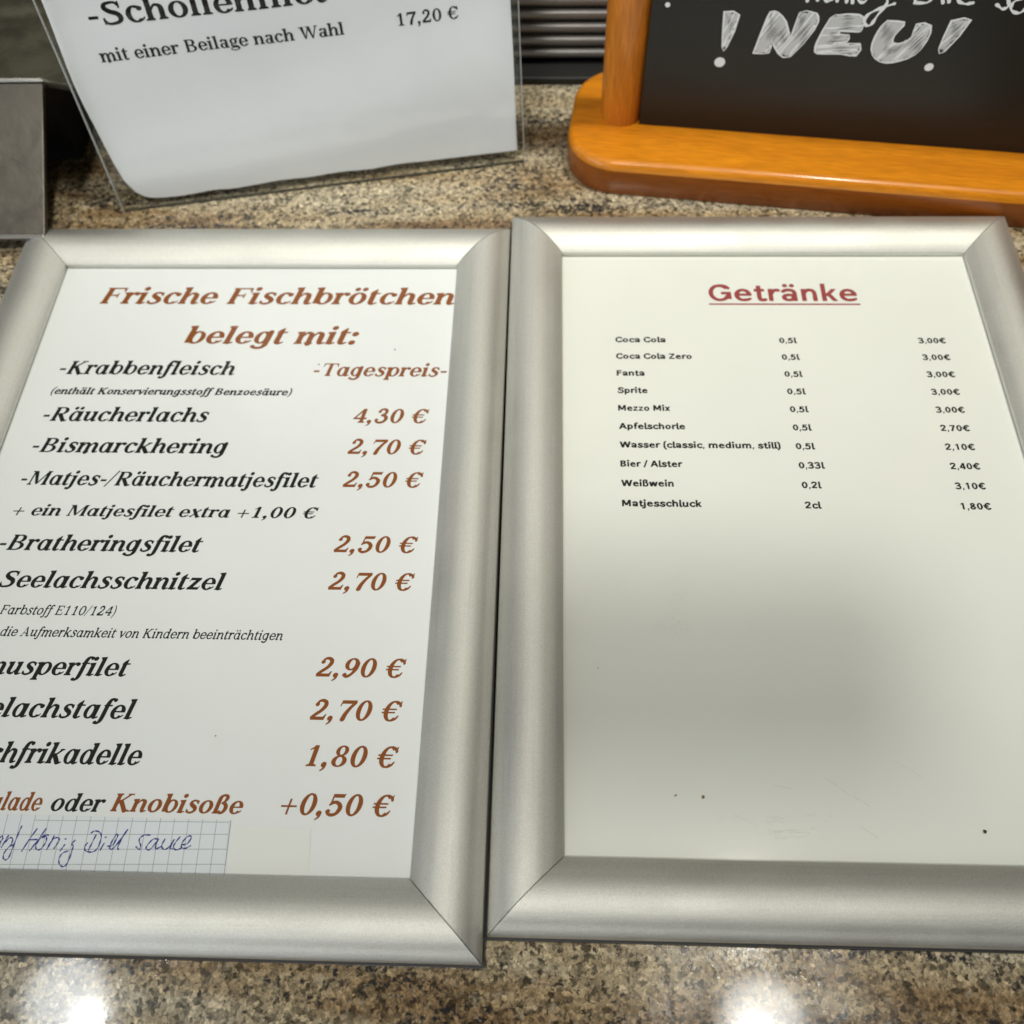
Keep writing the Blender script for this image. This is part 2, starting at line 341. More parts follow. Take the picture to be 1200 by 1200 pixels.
# ------------------------------------------------------------------ a drawn serif alphabet (roman and italic, bold and light)
def glyph(ch, S, h, it):
    """strokes of one letter in 1/1000 em: capsule chains, polygons, rings, discs; '-' entries cut away"""
    X, C, A = 490, 680, 715
    q = S / 2
    ops = []
    def P(*pts, sg=1): ops.append((sg, 'p', pts))
    def ST(*pts, n=7, sg=1): ops.append((sg, 's', catmull(pts, n)))
    def D(x, y, r): ops.append((1, 'd', (x, y, r)))
    def O(cx, cy, rx, ry, tx, ty, dx=0): ops.append((1, 'o', (cx, cy, rx, ry, rx - tx, ry - ty, dx)))
    def bar(x0, x1, y0, y1): P((x0, y0), (x1, y0), (x1, y1), (x0, y1))
    def stem(x, y0, y1, w=None): w = (w or S) / 2; bar(x - w, x + w, y0, y1)
    def foot(x, l=None, r=None, w=None, y=0):
        w = (w or S) / 2
        if l is None: l = 34 if it else 52
        if r is None: r = 52
        P((x - w - l, y), (x + w + r, y), (x + w + r, y + h * 0.85), (x + w, y + h + 26), (x - w, y + h + 26), (x - w - l, y + h * 0.85))
    def cap(x, l=52, r=52, w=None, y=C):
        w = (w or S) / 2
        P((x - w - l, y), (x + w + r, y), (x + w + r, y - h * 0.85), (x + w, y - h - 26), (x - w, y - h - 26), (x - w - l, y - h * 0.85))
    def head(x, y): P((x - q - 58, y - h * 0.75 - 14), (x - q - 50, y - 10), (x + q, y + 4), (x + q, y - 90), (x - q, y - h - 52))
    def arch(x1, x2, top=X, down=False, end=150):
        pts = [(x1 + q * 0.5, top - 215, h * .50), (x1 + q + (x2 - x1) * .12, top - 95, h * .58), ((x1 + x2) / 2 + 22, top - h * .62 - 6, h * .74), (x2 - S * .16, top - 84, S * .40), (x2, top - 180, q), (x2, end, q)]
        if down: pts = [(x1 + x2 - x, top - y, r) for x, y, r in pts]
        ST(*pts)
    def tail(x): ST((x, 170, q), (x + 6, 70, S * .45), (x + 42, 20, h * .72), (x + q + 62, 52, h * .5))
    adv = 560
    base = {'ä': 'a', 'ö': 'o', 'ü': 'u', 'Ä': 'A'}.get(ch, ch)
    if base == ' ': return [], 260
    if base == 'o': O(265, 245, 238, 257, S * .98, h * 1.15); adv = 530
    elif base == 'e':
        O(255, 245, 232, 257, S * .98, h * 1.15); P((265, 232), (560, 232), (560, 90), (395, 104), (300, 150), sg=-1)
        ST((330, 40, h * .6), (420, 85, h * .55), (462, 130, h * .35)); bar(110, 255 + 232 - 14, 226, 226 + h); adv = 500
    elif base == 'c':
        O(250, 245, 228, 257, S * .98, h * 1.15); P((270, 400), (560, 460), (560, 60), (270, 120), sg=-1)
        ST((270, 484 - h * .8, h * .55), (340, 470 - h * .5, h * .62), (388, 408, S * .40)); D(375, 395, S * .50); ST((300, 22, h * .62), (400, 70, h * .5), (440, 122, h * .35)); adv = 465
    elif base == 'n': stem(125, 0, X - 20); head(125, X); foot(125, None, 34); arch(125, 425); (tail(425) if it else foot(425, 34)); (None if it else stem(425, 0, 160)); adv = 565
    elif base == 'm':
        stem(125, 0, X - 20); head(125, X); foot(125, None, 34); arch(125, 400, end=0); foot(400, 30, 34); arch(400, 680); (tail(680) if it else foot(680, 34)); (None if it else stem(680, 0, 160)); adv = 820
    elif base == 'h': stem(125, 0, A - 20); head(125, A); foot(125, None, 34); arch(125, 425); (tail(425) if it else foot(425, 34)); (None if it else stem(425, 0, 160)); adv = 565
    elif base == 'r': stem(125, 0, X - 20); head(125, X); foot(125, None, 52); ST((150, 270, h * .5), (205, 400, h * .62), (290, 450, h * .85), (345, 440, S * .36)); D(352, 418, S * .48); adv = 410
    elif base == 'u':
        stem(125, 150, X - 20); head(125, X); arch(125, 415, down=True); stem(415, 110, X - 20); head(415, X); (tail(415) if it else foot(415, 0, 52)); 
        if not it: stem(415, 0, 140)
        adv = 570
    elif base in 'il':
        t = X if base == 'i' else A
        stem(130, 60 if it else 0, t - 20); head(130, t); (tail(130) if it else foot(130))
        if it: foot(130, 22, 0); stem(130, 0, 90)
        if base == 'i': D(132, 640, S * .56)
        adv = 292
    elif base == 'j': stem(130, 60, X - 20); head(130, X); ST((130, 80, q), (126, -60, S * .46), (70, -160, h * .8), (-10, -160, h * .6)); D(-15, -138, S * .4); D(132, 640, S * .56); adv = 285
    elif base == 't':
        P((130 - q, 60), (130 + q, 60), (130 + q, 640), (130 + q - 30, 640), (130 - q, 530)); bar(30, 310, X - h * 1.05, X)
        ST((130, 150, q), (142, 60, S * .45), (200, 20, h * .75), (290, 62, h * .5)); adv = 335
    elif base == 'f':
        if it: ST((150, 100, q), (136, -70, S * .46), (70, -160, h * .8), (-5, -158, h * .6)); D(-12, -136, S * .42)
        else: stem(150, 0, 300); foot(150)
        ST((150, 90, q), (150, 400, q), (156, 540, q), (190, 655, S * .42), (265, 695, h * .75), (330, 680, h * .65)); D(338, 655, S * .44); bar(45, 320, X - h * 1.05, X); adv = 335
    elif base == 'a':
        if it:
            O(245, 245, 215, 257, S * .94, h * 1.15, -8); P((395, -30), (600, -30), (600, 600), (395, 600), sg=-1); stem(405, 90, X); P((405 + q, X - 40), (405 + q, X + 6), (405 - q, X - 8), (405 - q, X - 60)); tail(405); adv = 560
        else:
            O(215, 138, 180, 148, S * .9, h); stem(360, 0, 340); ST((360, 330, q), (352, 420, S * .42), (265, 484 - h * .8, h * .7), (165, 466, h * .62)); D(128, 408, S * .46); foot(360, 0, 56); adv = 500
    elif base == 'b': O(310, 245, 232, 257, S * .94, h * 1.15, 8); P((-20, -30), (125, -30), (125, 600), (-20, 600), sg=-1); stem(125, 30, A - 20); head(125, A); adv = 565
    elif base == 'd': O(250, 245, 220, 257, S * .94, h * 1.15, -8); P((415, -30), (600, -30), (600, 600), (415, 600), sg=-1); stem(415, 90 if it else 0, A - 20); head(415, A); (tail(415) if it else foot(415, 0, 52)); adv = 570
    elif base == 'p': O(315, 245, 228, 257, S * .94, h * 1.15, 8); P((-20, -30), (125, -30), (125, 600), (-20, 600), sg=-1); stem(125, -185, X - 20); head(125, X); foot(125, 46, 52, y=-190); adv = 565
    elif base == 'g':
        if it:
            O(245, 250, 215, 250, S * .94, h * 1.15, -8); P((395, -30), (600, -30), (600, 600), (395, 600), sg=-1); ST((405, X - 20, q), (405, 100, q), (398, -50, S * .46), (320, -150, h * .9), (190, -160, h * .8), (90, -118, h * .7)); D(92, -104, S * .40); adv = 545
        else:
            O(225, 325, 185, 172, S * .9, h); O(235, -85, 220, 112, h * 1.1, h * 1.1); ST((130, 190, h * .6), (95, 120, h * .8), (160, 60, h * .95), (330, 50, h * 1.1), (430, 0, S * .34), (450, -70, h)); ST((330, 440, h * .5), (400, 475, h * .6), (455, 470, h * .8)); adv = 480
    elif base == 'k': stem(125, 0, A - 20); head(125, A); foot(125, None, 34); ST((170, 215, h * .62), (300, 330, h * .62), (430, 462, h * .7)); bar(350, 510, X - h * .9, X); ST((235, 280, S * .45), (330, 160, q), (420, 40, q)); (ST((420, 50, q), (470, 16, h * .7), (540, 50, h * .5)) if it else foot(430, 20, 60)); adv = 560
    elif base == 's':
        ST((362, 405, h * .7), (310, 458, h * .62), (230, 472, h * .7), (150, 432, S * .33), (140, 355, S * .42), (215, 280, S * .47), (310, 215, S * .47), (345, 130, S * .42), (300, 52, S * .30), (210, 18, h * .75), (120, 34, h * .62), (72, 90, h * .7))
        P((350, 340), (400, 340), (392, 485), (352, 470)); P((40, 150), (84, 150), (92, 40), (50, 8)); adv = 440
    elif base == 'v': ST((105, X - 40, q), (170, 250, q), (235, 50, S * .42)); ST((225, 30, h * .8), (350, 230, h * .65), (405, 400, S * .34)); head(105, X); D(398, 430, S * .40); adv = 480
    elif base == 'x': ST((120, X - 30, q), (250, 240, q), (380, 30, q)); ST((395, X - 40, h * .6), (90, 40, h * .6)); D(400, X - 52, S * .36); D(82, 48, S * .36); ST((380, 40, q), (420, 14, h * .7), (480, 50, h * .5)); bar(40, 130, X - h, X); adv = 500
    elif base == 'z': bar(60, 420, X - S * .72, X); bar(50, 440, 0, S * .72); P((60, 60), (60 + S * 1.1, 60), (425, X - 60), (425 - S * 1.1, X - 60)); P((60, X), (60 + h, X), (50, X - 170), (30, X - 170)); P((440, 0), (440 - h, 0), (450, 170), (470, 170)); adv = 480
    elif base == 'w': ST((90, X - 20, q), (190, 20, S * .44)); ST((190, 20, h * .7), (330, X - 20, h * .7)); ST((320, X - 20, q), (430, 20, S * .44)); ST((430, 20, h * .7), (560, X - 20, h * .7)); bar(20, 160, X - h, X); bar(490, 620, X - h, X); adv = 640
    elif base == 'ß':
        stem(125, 0, 520); foot(125, None, 20); ST((125, 480, q), (135, 610, S * .46), (215, 690, h * .85), (330, 675, S * .36), (370, 580, S * .44), (330, 460, S * .34), (260, 400, h * .75)); ST((270, 405, h * .75), (380, 350, S * .42), (435, 220, q), (400, 80, S * .42), (310, 22, h * .85), (235, 60, h * .75)); D(248, 78, S * .34); adv = 555
    elif base == 'F' or base == 'E':
        stem(170, 0, C); foot(170); bar(60, 590, C - h, C); bar(170, 430, 330, 330 + h); P((590, C), (560, C), (520, C - h), (560, C - 190), (595, C - 190)); P((430, 250), (455, 250), (455, 455), (430, 455), (400, 370), (400, 335)); adv = 620
        if base == 'E': bar(60, 600, 0, h); P((615, 200), (582, 200), (530, h), (575, 0), (600, 0)); adv = 660
    elif base == 'B':
        O(345, 510, 225, 172, S, h); O(355, 180, 262, 180, S, h); P((-50, -40), (330, -40), (330, 760), (-50, 760), sg=-1); stem(170, 0, C); bar(60, 340, 0, h); bar(60, 340, C - h, C); bar(170, 350, 338, 338 + h); adv = 680
    elif base == 'R':
        O(350, 500, 238, 182, S, h); P((-50, 200), (330, 200), (330, 760), (-50, 760), sg=-1); stem(170, 0, C); foot(170); bar(60, 340, C - h, C); bar(170, 350, 318, 318 + h); ST((330, 320, q), (440, 180, q), (540, 40, q)); ST((540, 50, q), (600, 16, h * .75), (670, 45, h * .6)); adv = 700
    elif base == 'K': stem(170, 0, C); foot(170); cap(170); ST((200, 290, h * .65), (560, C - 30, h * .65)); bar(460, 680, C - h, C); ST((310, 380, q), (450, 190, q), (560, 30, q)); P((480, 0), (740, 0), (740, h), (620, h + 30), (500, h + 30)); adv = 740
    elif base == 'M':
        stem(140, 0, C, h * 1.2); foot(140, 60, 60, h); P((100, C), (100 + S * 1.15, C), (470, 120), (400, 20)); P((395, 30), (470, 40), (760, C), (700, C)); stem(745, 0, C); foot(745); bar(40, 190, C - h, C); bar(690, 860, C - h, C); adv = 900
    elif base == 'S':
        ST((500, 560, h * .7), (430, 640, h * .7), (310, 668 - h * .4, h * .75), (185, 610, S * .36), (160, 500, S * .46), (260, 395, q), (420, 310, q), (480, 190, S * .48), (430, 75, S * .36), (290, 12 + h * .4, h * .8), (160, 40, h * .7), (85, 130, h * .7))
        P((480, 470), (530, 470), (528, 690), (490, 660)); P((55, 220), (105, 220), (100, 40), (60, -5)); adv = 600
    elif base == 'T': stem(340, 0, C); foot(340); bar(40, 640, C - h, C); P((40, C), (70, C), (100, C - h), (60, C - 190), (30, C - 190)); P((640, C), (610, C), (580, C - h), (620, C - 190), (652, C - 190)); adv = 660
    elif base == 'A': P((330, C), (370, C), (130, 0), (85, 0)); P((290, C + 10), (375, C + 10), (640, 0), (640 - S * 1.2, 0)); bar(190, 520, 200, 200 + h); bar(20, 230, 0, h); bar(450, 720, 0, h); adv = 730
    elif base == 'W': P((60, C), (60 + S * 1.15, C), (330, 0), (260, 0)); P((262, 0), (325, 0), (510, C), (450, C)); P((400, C), (400 + S * 1.15, C), (700, 0), (625, 0)); P((625, 0), (692, 0), (900, C), (840, C)); bar(0, 250, C - h, C); bar(360, 560, C - h, C); bar(770, 960, C - h, C); adv = 960
    elif base == '0': O(290, 340, 250, 352, S * 1.02, h * 1.2); adv = 590
    elif base == '1': stem(300, 0, C); foot(300, 90, 90); P((300 + q, C), (300 + q, C - 100), (300 - q, C - 120), (120, C - 175), (110, C - 130), (300 - 20, C)); adv = 590
    elif base == '2':
        ST((120, 545, h * .7), (180, 640, h * .8), (290, 662, h * 1.0), (400, 600, S * .42), (420, 480, q), (340, 330, S * .42), (200, 200, h * 1.1), (90, 90, h * 1.0)); D(140, 530, S * .48); P((55, 0), (510, 0), (545, 200), (505, 200), (450, 112), (130, 112), (55, 60)); adv = 590
    elif base == '3': ST((130, 560, h), (190, 650, h * .8), (300, 660, h), (400, 580, S * .42), (380, 450, S * .40), (260, 370, h * .8)); ST((270, 370, h * .8), (420, 320, S * .42), (470, 190, q), (400, 60, S * .4), (260, 18, h), (140, 50, h * .8), (95, 140, h)); D(140, 545, S * .45); D(115, 140, S * .48); adv = 590
    elif base == '4': P((340, C), (460, C), (460, 0), (460 - S, 0), (460 - S, C - 200)); P((330, C), (430, C), (120, 220), (40, 220)); bar(40, 560, 170, 170 + h * 1.5); foot(460 - q, 50, 60); adv = 590
    elif base == '5':
        P((130, C), (480, C), (520, C + 20), (490, C - 118), (150, C - 118)); P((130, C), (130 + h * 1.1, C), (150, 330), (100, 320)); ST((115, 340, h * .7), (200, 410, h), (330, 405, S * .36), (440, 300, S * .46), (445, 180, q), (370, 55, S * .38), (240, 18, h), (130, 55, h * .8), (85, 130, h)); D(108, 130, S * .48); adv = 590
    elif base == '7': P((70, C), (560, C), (560, C - 60), (520, C - 118), (70, C - 118)); P((70, C), (110, C), (80, C - 210), (42, C - 210)); ST((520, C - 80, h), (400, 430, S * .40), (300, 220, S * .5), (260, 40, S * .56)); P((200, 0), (330, 0), (330, 60), (200, 60)); adv = 590
    elif base == '8': O(295, 510, 200, 178, S * .86, h); O(290, 180, 240, 190, S * .98, h); adv = 590
    elif base == '9': O(285, 460, 235, 225, S * .98, h * 1.1); ST((470, 480, q), (455, 300, S * .48), (370, 120, S * .36), (240, 20, h * 1.0), (130, 50, h * .8)); D(140, 78, S * .48); adv = 590
    elif base == '€': O(370, 340, 270, 352, S * 1.02, h * 1.2); P((420, 540), (800, 640), (800, 40), (420, 140), sg=-1); ST((430, 660, h * .7), (540, 600, h * .8), (590, 520, h * .8)); P((560, 470), (612, 470), (612, 690), (575, 670)); ST((430, 20, h * .7), (540, 80, h * .7), (600, 170, h * .5)); bar(30, 500, 372, 372 + h); bar(30, 470, 262, 262 + h); adv = 680
    elif base == ',': D(115, 62, S * .60); ST((150, 60, S * .36), (140, -50, h * .7), (60, -135, h * .4)); adv = 270
    elif base == '.': D(115, 62, S * .60); adv = 250
    elif base == ':': D(120, 62, S * .60); D(120, 400, S * .60); adv = 270
    elif base == '-': bar(50, 290, 205, 205 + h * 1.75); adv = 340
    elif base == '+': bar(60, 560, 235, 235 + h * 1.1); bar(310 - h * .6, 310 + h * .6, 0, 500); adv = 620
    elif base == '/': P((-40, -60), (20, -60), (330, 730), (270, 730)); adv = 320
    elif base == '(': ST((290, 740, h * .4), (170, 560, S * .30), (130, 300, S * .38), (150, 60, S * .30), (250, -150, h * .4)); adv = 320
    elif base == ')': ST((60, 740, h * .4), (170, 560, S * .30), (210, 300, S * .38), (190, 60, S * .30), (90, -150, h * .4)); adv = 320
    if ch in 'äöü':
        cx = {'ä': 245, 'ö': 265, 'ü': 275}[ch]
        D(cx - 105, 632, S * .52); D(cx + 105, 632, S * .52)
    return ops, adv


GC = {}


def glyph_cells(ch, S, h, it, step, draw=None):
    """the letter's filled outline, traced from its strokes as flat polygons in em/1000"""
    key = (ch, S, h, it, step, draw)
    if key in GC: return GC[key]
    ops, adv = draw(ch, S, h) if draw else glyph(ch, S, h, it)
    if not ops: GC[key] = ([], adv); return GC[key]
    xs = np.arange(-120, 1060, step); ys = np.arange(-240, 780, step)
    gx, gy = np.meshgrid(xs, ys); d = np.full(gx.shape, 1e3)
    for sg, typ, a in ops:
        if typ == 'd': f = np.hypot(gx - a[0], gy - a[1]) - a[2]
        elif typ == 'o':
            cx, cy, RX, RY, rx2, ry2, dx = a
            f1 = (np.sqrt(((gx - cx) / RX) ** 2 + ((gy - cy) / RY) ** 2) - 1) * min(RX, RY)
            f2 = (1 - np.sqrt(((gx - cx - dx) / rx2) ** 2 + ((gy - cy) / ry2) ** 2)) * min(rx2, ry2)
            f = np.maximum(f1, f2)
        elif typ == 's':
            f = np.full(gx.shape, 1e3)
            for (x0, y0, r0), (x1, y1, r1) in zip(a[:-1], a[1:]):
                L2 = (x1 - x0) ** 2 + (y1 - y0) ** 2 + 1e-9
                t = np.clip(((gx - x0) * (x1 - x0) + (gy - y0) * (y1 - y0)) / L2, 0, 1)
                f = np.minimum(f, np.hypot(gx - x0 - t * (x1 - x0), gy - y0 - t * (y1 - y0)) - (r0 + (r1 - r0) * t))
        else:
            n = len(a); dd = np.full(gx.shape, 1e9); inside = np.zeros(gx.shape, bool)
            for i in range(n):
                x0, y0 = a[i]; x1, y1 = a[(i + 1) % n]
                L2 = (x1 - x0) ** 2 + (y1 - y0) ** 2 + 1e-9
                t = np.clip(((gx - x0) * (x1 - x0) + (gy - y0) * (y1 - y0)) / L2, 0, 1)
                dd = np.minimum(dd, np.hypot(gx - x0 - t * (x1 - x0), gy - y0 - t * (y1 - y0)))
                c = (y0 > gy) != (y1 > gy)
                inside ^= c & (gx < (x1 - x0) * (gy - y0) / ((y1 - y0) if y1 != y0 else 1e-9) + x0)
            f = np.where(inside, -dd, dd)
        d = np.minimum(d, f) if sg > 0 else np.maximum(d, -f)
    polys = []
    ins = d < 0
    for j in range(len(ys) - 1):
        run = None
        for i in range(len(xs) - 1):
            q4 = (ins[j, i], ins[j, i + 1], ins[j + 1, i + 1], ins[j + 1, i])
            full = all(q4)
            if full:
                if run is None: run = i
            else:
                if run is not None:
                    polys.append([(xs[run], ys[j]), (xs[i], ys[j]), (xs[i], ys[j + 1]), (xs[run], ys[j + 1])]); run = None
                if any(q4):
                    cs = ((i, j), (i + 1, j), (i + 1, j + 1), (i, j + 1)); pl = []
                    for k in range(4):
                        (ia, ja), (ib, jb) = cs[k], cs[(k + 1) % 4]
                        da, db = d[ja, ia], d[jb, ib]
                        if da < 0: pl.append((xs[ia], ys[ja]))
                        if (da < 0) != (db < 0):
                            t = da / (da - db); pl.append((xs[ia] + (xs[ib] - xs[ia]) * t, ys[ja] + (ys[jb] - ys[ja]) * t))
                    if len(pl) >= 3: polys.append(pl)
    GC[key] = (polys, adv); return GC[key]


STY = {'bold': (146, 54, True, 10), 'heavy': (150, 56, True, 10), 'light': (112, 64, True, 14), 'small': (160, 84, True, 14), 'roman': (136, 52, False, 10)}


def serif_text(mb, text, hidden, x0, x1, y, cap_mm, style, m, place, z):
    """one printed line; the part after the first `hidden` letters runs from x0 to x1 (mm), baseline at y"""
    S, h, it, step = STY[style]
    k = cap_mm / 680.0; sh = 0.23 if it else 0.0
    pen = 0.0; items = []
    for ch in text:
        polys, adv = glyph_cells(ch, S, h, it, step); items.append((pen, polys)); pen += adv
    vis = items[hidden:]
    lo = min(p[0] + sh * p[1] + o for o, pl in vis for q_ in pl for p in q_)
    hi = max(p[0] + sh * p[1] + o for o, pl in vis for q_ in pl for p in q_)
    sx = (x1 - x0) / (hi - lo)
    for o, pl in items:
        for q_ in pl:
            mb.add([place(x0 + (o + px + sh * py - lo) * sx, y - py * k, z) for px, py in q_], [list(range(len(q_)))], m)
    return sx / k


def glyph_sans(ch, S, h):
    """one letter of the drinks list's plain grotesque, same drawing tools"""
    X, C, A, q = 505, 680, 725, S / 2
    ops = []
    def P(*pts, sg=1): ops.append((sg, 'p', pts))
    def ST(*pts, n=7): ops.append((1, 's', [(x, y, q * (r if r else 1)) for x, y, r in catmull([(p[0], p[1], p[2] if len(p) > 2 else 0.94) for p in pts], n)]))
    def L(x0, y0, x1, y1, w=S):                            # butt-ended slanted stroke between two horizontals
        w = w * 0.56; P((x0 - w, y0), (x0 + w, y0), (x1 + w, y1), (x1 - w, y1))
    def D(x, y, r): ops.append((1, 'd', (x, y, r)))
    def O(cx, cy, rx, ry): ops.append((1, 'o', (cx, cy, rx, ry, rx - S, ry - h, 0)))
    def bar(x0, x1, y0, y1): P((x0, y0), (x1, y0), (x1, y1), (x0, y1))
    def stem(x, y0, y1): bar(x - q, x + q, y0, y1)
    base = {'ä': 'a'}.get(ch, ch); a = 560
    if base == ' ': return [], 235
    if base == 'o': O(285, 250, 250, 262); a = 570
    elif base == 'e': O(280, 250, 248, 262); P((280, 212), (600, 212), (600, 110), (330, 110), sg=-1); bar(100, 505, 212, 212 + h * .9); ST((330, 40, .8), (420, 66, .8), (470, 96, .7)); a = 550
    elif base == 'c': O(280, 250, 248, 262); P((300, 350), (600, 420), (600, 80), (300, 150), sg=-1); ST((300, 458, .9), (400, 430, .9), (450, 385, .8)); ST((300, 42, .9), (400, 70, .9), (450, 115, .8)); a = 490
    elif base in 'il': stem(125, 0 if base == 'i' else 60, X if base == 'i' else A); a = 250; (D(125, 655, S * .62) if base == 'i' else (ST((125, 120), (140, 60), (190, 46), (235, 55))))
    elif base == 't': stem(180, 120, 640); bar(40, 340, X - h, X); ST((180, 150), (200, 65), (270, 44), (335, 58)); a = 370
    elif base == 'r': stem(125, 0, X); ST((150, 300, .9), (200, 410, .9), (280, 450), (350, 445)); a = 385
    elif base in 'nhm':
        stem(125, 0, X if base != 'h' else A); ST((140, 300, .8), (200, 420, .9), (300, 458, .95), (400, 420), (435, 300), (435, 60)); stem(435, 0, 200); a = 560
        if base == 'm': ST((450, 300, .8), (510, 420, .9), (610, 458, .95), (700, 420), (730, 300), (730, 60)); stem(730, 0, 200); a = 855
    elif base == 'u': stem(435, 0, X); stem(125, 200, X); ST((125, 300), (125, 200), (160, 80), (260, 46, .95), (360, 85, .9), (420, 200, .8)); a = 560
    elif base == 'd': O(275, 250, 242, 262); stem(445, 0, A); a = 570
    elif base == 'b': O(300, 250, 242, 262); stem(125, 0, A); a = 570
    elif base == 'p': O(300, 250, 242, 262); stem(125, -185, X); a = 570
    elif base == 'a': ST((90, 400, .9), (160, 448, .9), (260, 458), (370, 425), (410, 330), (410, 60)); stem(410, 0, 200); O(240, 150, 205, 162); a = 530
    elif base == 'w': L(75, X, 210, 0); L(360, X, 210, 0); L(360, X, 520, 0); L(660, X, 520, 0); a = 735
    elif base == 'j': stem(125, 0, X); ST((125, 60), (120, -80), (60, -140), (-30, -140)); D(125, 655, S * .62); a = 250
    elif base == 'k': stem(125, 0, A); L(190, 210, 430, X); L(430, 0, 250, 300); a = 520
    elif base == 's': ST((420, 400, .85), (330, 452, .9), (220, 455), (130, 395), (160, 305), (260, 260), (390, 200), (410, 110), (320, 48), (190, 46), (80, 105, .85)); a = 480
    elif base == 'z': bar(50, 440, X - h, X); bar(45, 450, 0, h); P((50, h - 10), (200, h - 10), (440, X - h + 10), (290, X - h + 10)); a = 490
    elif base == 'x': L(90, X, 410, 0); L(410, X, 90, 0); a = 500
    elif base == 'f': stem(160, 0, 540); bar(40, 340, X - h, X); ST((160, 500), (165, 610), (230, 678), (335, 675)); a = 350
    elif base == 'ß': stem(125, 0, 520); ST((125, 480), (140, 620), (240, 680), (370, 650), (390, 540), (300, 440)); ST((300, 420), (430, 340), (460, 200), (390, 70), (230, 44)); a = 570
    elif base == 'C': O(350, 340, 315, 352); P((380, 470), (760, 560), (760, 120), (380, 210), sg=-1); ST((360, 636, .95), (500, 610), (590, 520, .9)); ST((360, 44, .95), (500, 70), (590, 160, .9)); a = 630
    elif base == 'G': O(350, 340, 315, 352); P((380, 360), (760, 560), (760, 250), (380, 250), sg=-1); P((400, 370), (800, 370), (800, 560), (420, 470), sg=-1); ST((360, 636, .95), (500, 615), (600, 540, .9)); bar(390, 670, 270, 270 + h); stem(615, 80, 340); a = 720
    elif base == 'Z': bar(60, 560, C - h, C); bar(50, 570, 0, h); P((50, h - 10), (220, h - 10), (560, C - h + 10), (390, C - h + 10)); a = 610
    elif base == 'F': stem(150, 0, C); bar(150, 520, C - h, C); bar(150, 480, 290, 290 + h); a = 540
    elif base == 'S': ST((540, 540, .9), (440, 625, .95), (300, 632), (160, 560), (180, 430), (320, 365), (500, 280), (520, 150), (400, 52), (230, 48), (90, 140, .9)); a = 610
    elif base == 'M': stem(150, 0, C); stem(710, 0, C); L(175, C, 430, 120); L(685, C, 430, 120); a = 860
    elif base == 'A': L(330, C, 70, 0); L(330, C, 600, 0); bar(150, 520, 160, 160 + h); a = 670
    elif base == 'W': L(80, C, 260, 0); L(470, C, 260, 0); L(470, C, 680, 0); L(860, C, 680, 0); a = 940
    elif base == 'B': O(330, 505, 230, 178); O(340, 185, 255, 185); P((-60, -60), (320, -60), (320, 760), (-60, 760), sg=-1); stem(150, 0, C); bar(120, 340, 0, h); bar(120, 340, C - h, C); bar(120, 340, 328, 328 + h); a = 620
    elif base == '0': O(290, 340, 250, 350); a = 580
    elif base == '1': stem(320, 0, C); L(300, C - 20, 130, 500, S * .8); a = 580
    elif base == '2': ST((100, 530, .9), (180, 620), (300, 636), (430, 590), (440, 460), (340, 320), (210, 190), (110, 80)); bar(55, 510, 0, h); a = 580
    elif base == '3': ST((90, 590, .9), (230, 636), (380, 610), (430, 500), (370, 400), (240, 360, .9)); ST((240, 355, .9), (400, 320), (460, 200), (400, 80), (240, 42), (80, 90, .9)); a = 580
    elif base == '4': stem(400, 0, C); L(390, C, 90, 200); bar(40, 540, 130, 130 + h); a = 580
    elif base == '5': bar(130, 490, C - h, C); P((110, C), (110 + S, C), (110 + S * .8, 330), (90, 330)); ST((130, 370, .9), (260, 420), (400, 370), (450, 230), (390, 85), (240, 42), (80, 90, .9)); a = 580
    elif base == '7': bar(50, 530, C - h, C); L(460, C, 200, 0); a = 580
    elif base == '8': O(290, 505, 215, 178); O(290, 180, 250, 188); a = 580
    elif base == '€': O(370, 340, 280, 352); P((420, 500), (800, 600), (800, 80), (420, 180), sg=-1); ST((380, 636, .95), (480, 620), (560, 570, .9)); ST((380, 44, .95), (480, 60), (560, 110, .9)); bar(20, 440, 375, 375 + h * .85); bar(20, 420, 220, 220 + h * .85); a = 600
    elif base == ',': P((60, 120), (190, 120), (120, -120), (40, -120)); a = 230
    elif base == '(': ST((260, 760, .8), (140, 560), (115, 290), (140, 40), (260, -150, .8)); a = 290
    elif base == ')': ST((50, 760, .8), (170, 560), (195, 290), (170, 40), (50, -150, .8)); a = 290
    elif base == '/': L(320, 730, 60, -60, S * .8); a = 370
    if ch == 'ä': D(165, 640, S * .56); D(360, 640, S * .56)
    return ops, a


def sans_text(mb, text, x0, x1, y, cap_mm, m, place, z, S=136, h=116):
    k = cap_mm / 680.0; pen = 0.0; items = []
    for ch in text:
        polys, adv = glyph_cells(ch, S, h, False, 14, glyph_sans); items.append((pen, polys)); pen += adv + 12
    lo = min(p[0] + o for o, pl in items for q_ in pl for p in q_); hi = max(p[0] + o for o, pl in items for q_ in pl for p in q_)
    sx = (x1 - x0) / (hi - lo)
    for o, pl in items:
        for q_ in pl: mb.add([place(x0 + (o + px - lo) * sx, y - py * k, z) for px, py in q_], [list(range(len(q_)))], m)


# ------------------------------------------------------------------ the stone counter
mb = MB(); mb.box(-0.9, 0.9, -0.35, 0.95, -0.03, 0.0, M['granite'])
counter = mb.build('countertop'); counter['kind'] = 'structure'

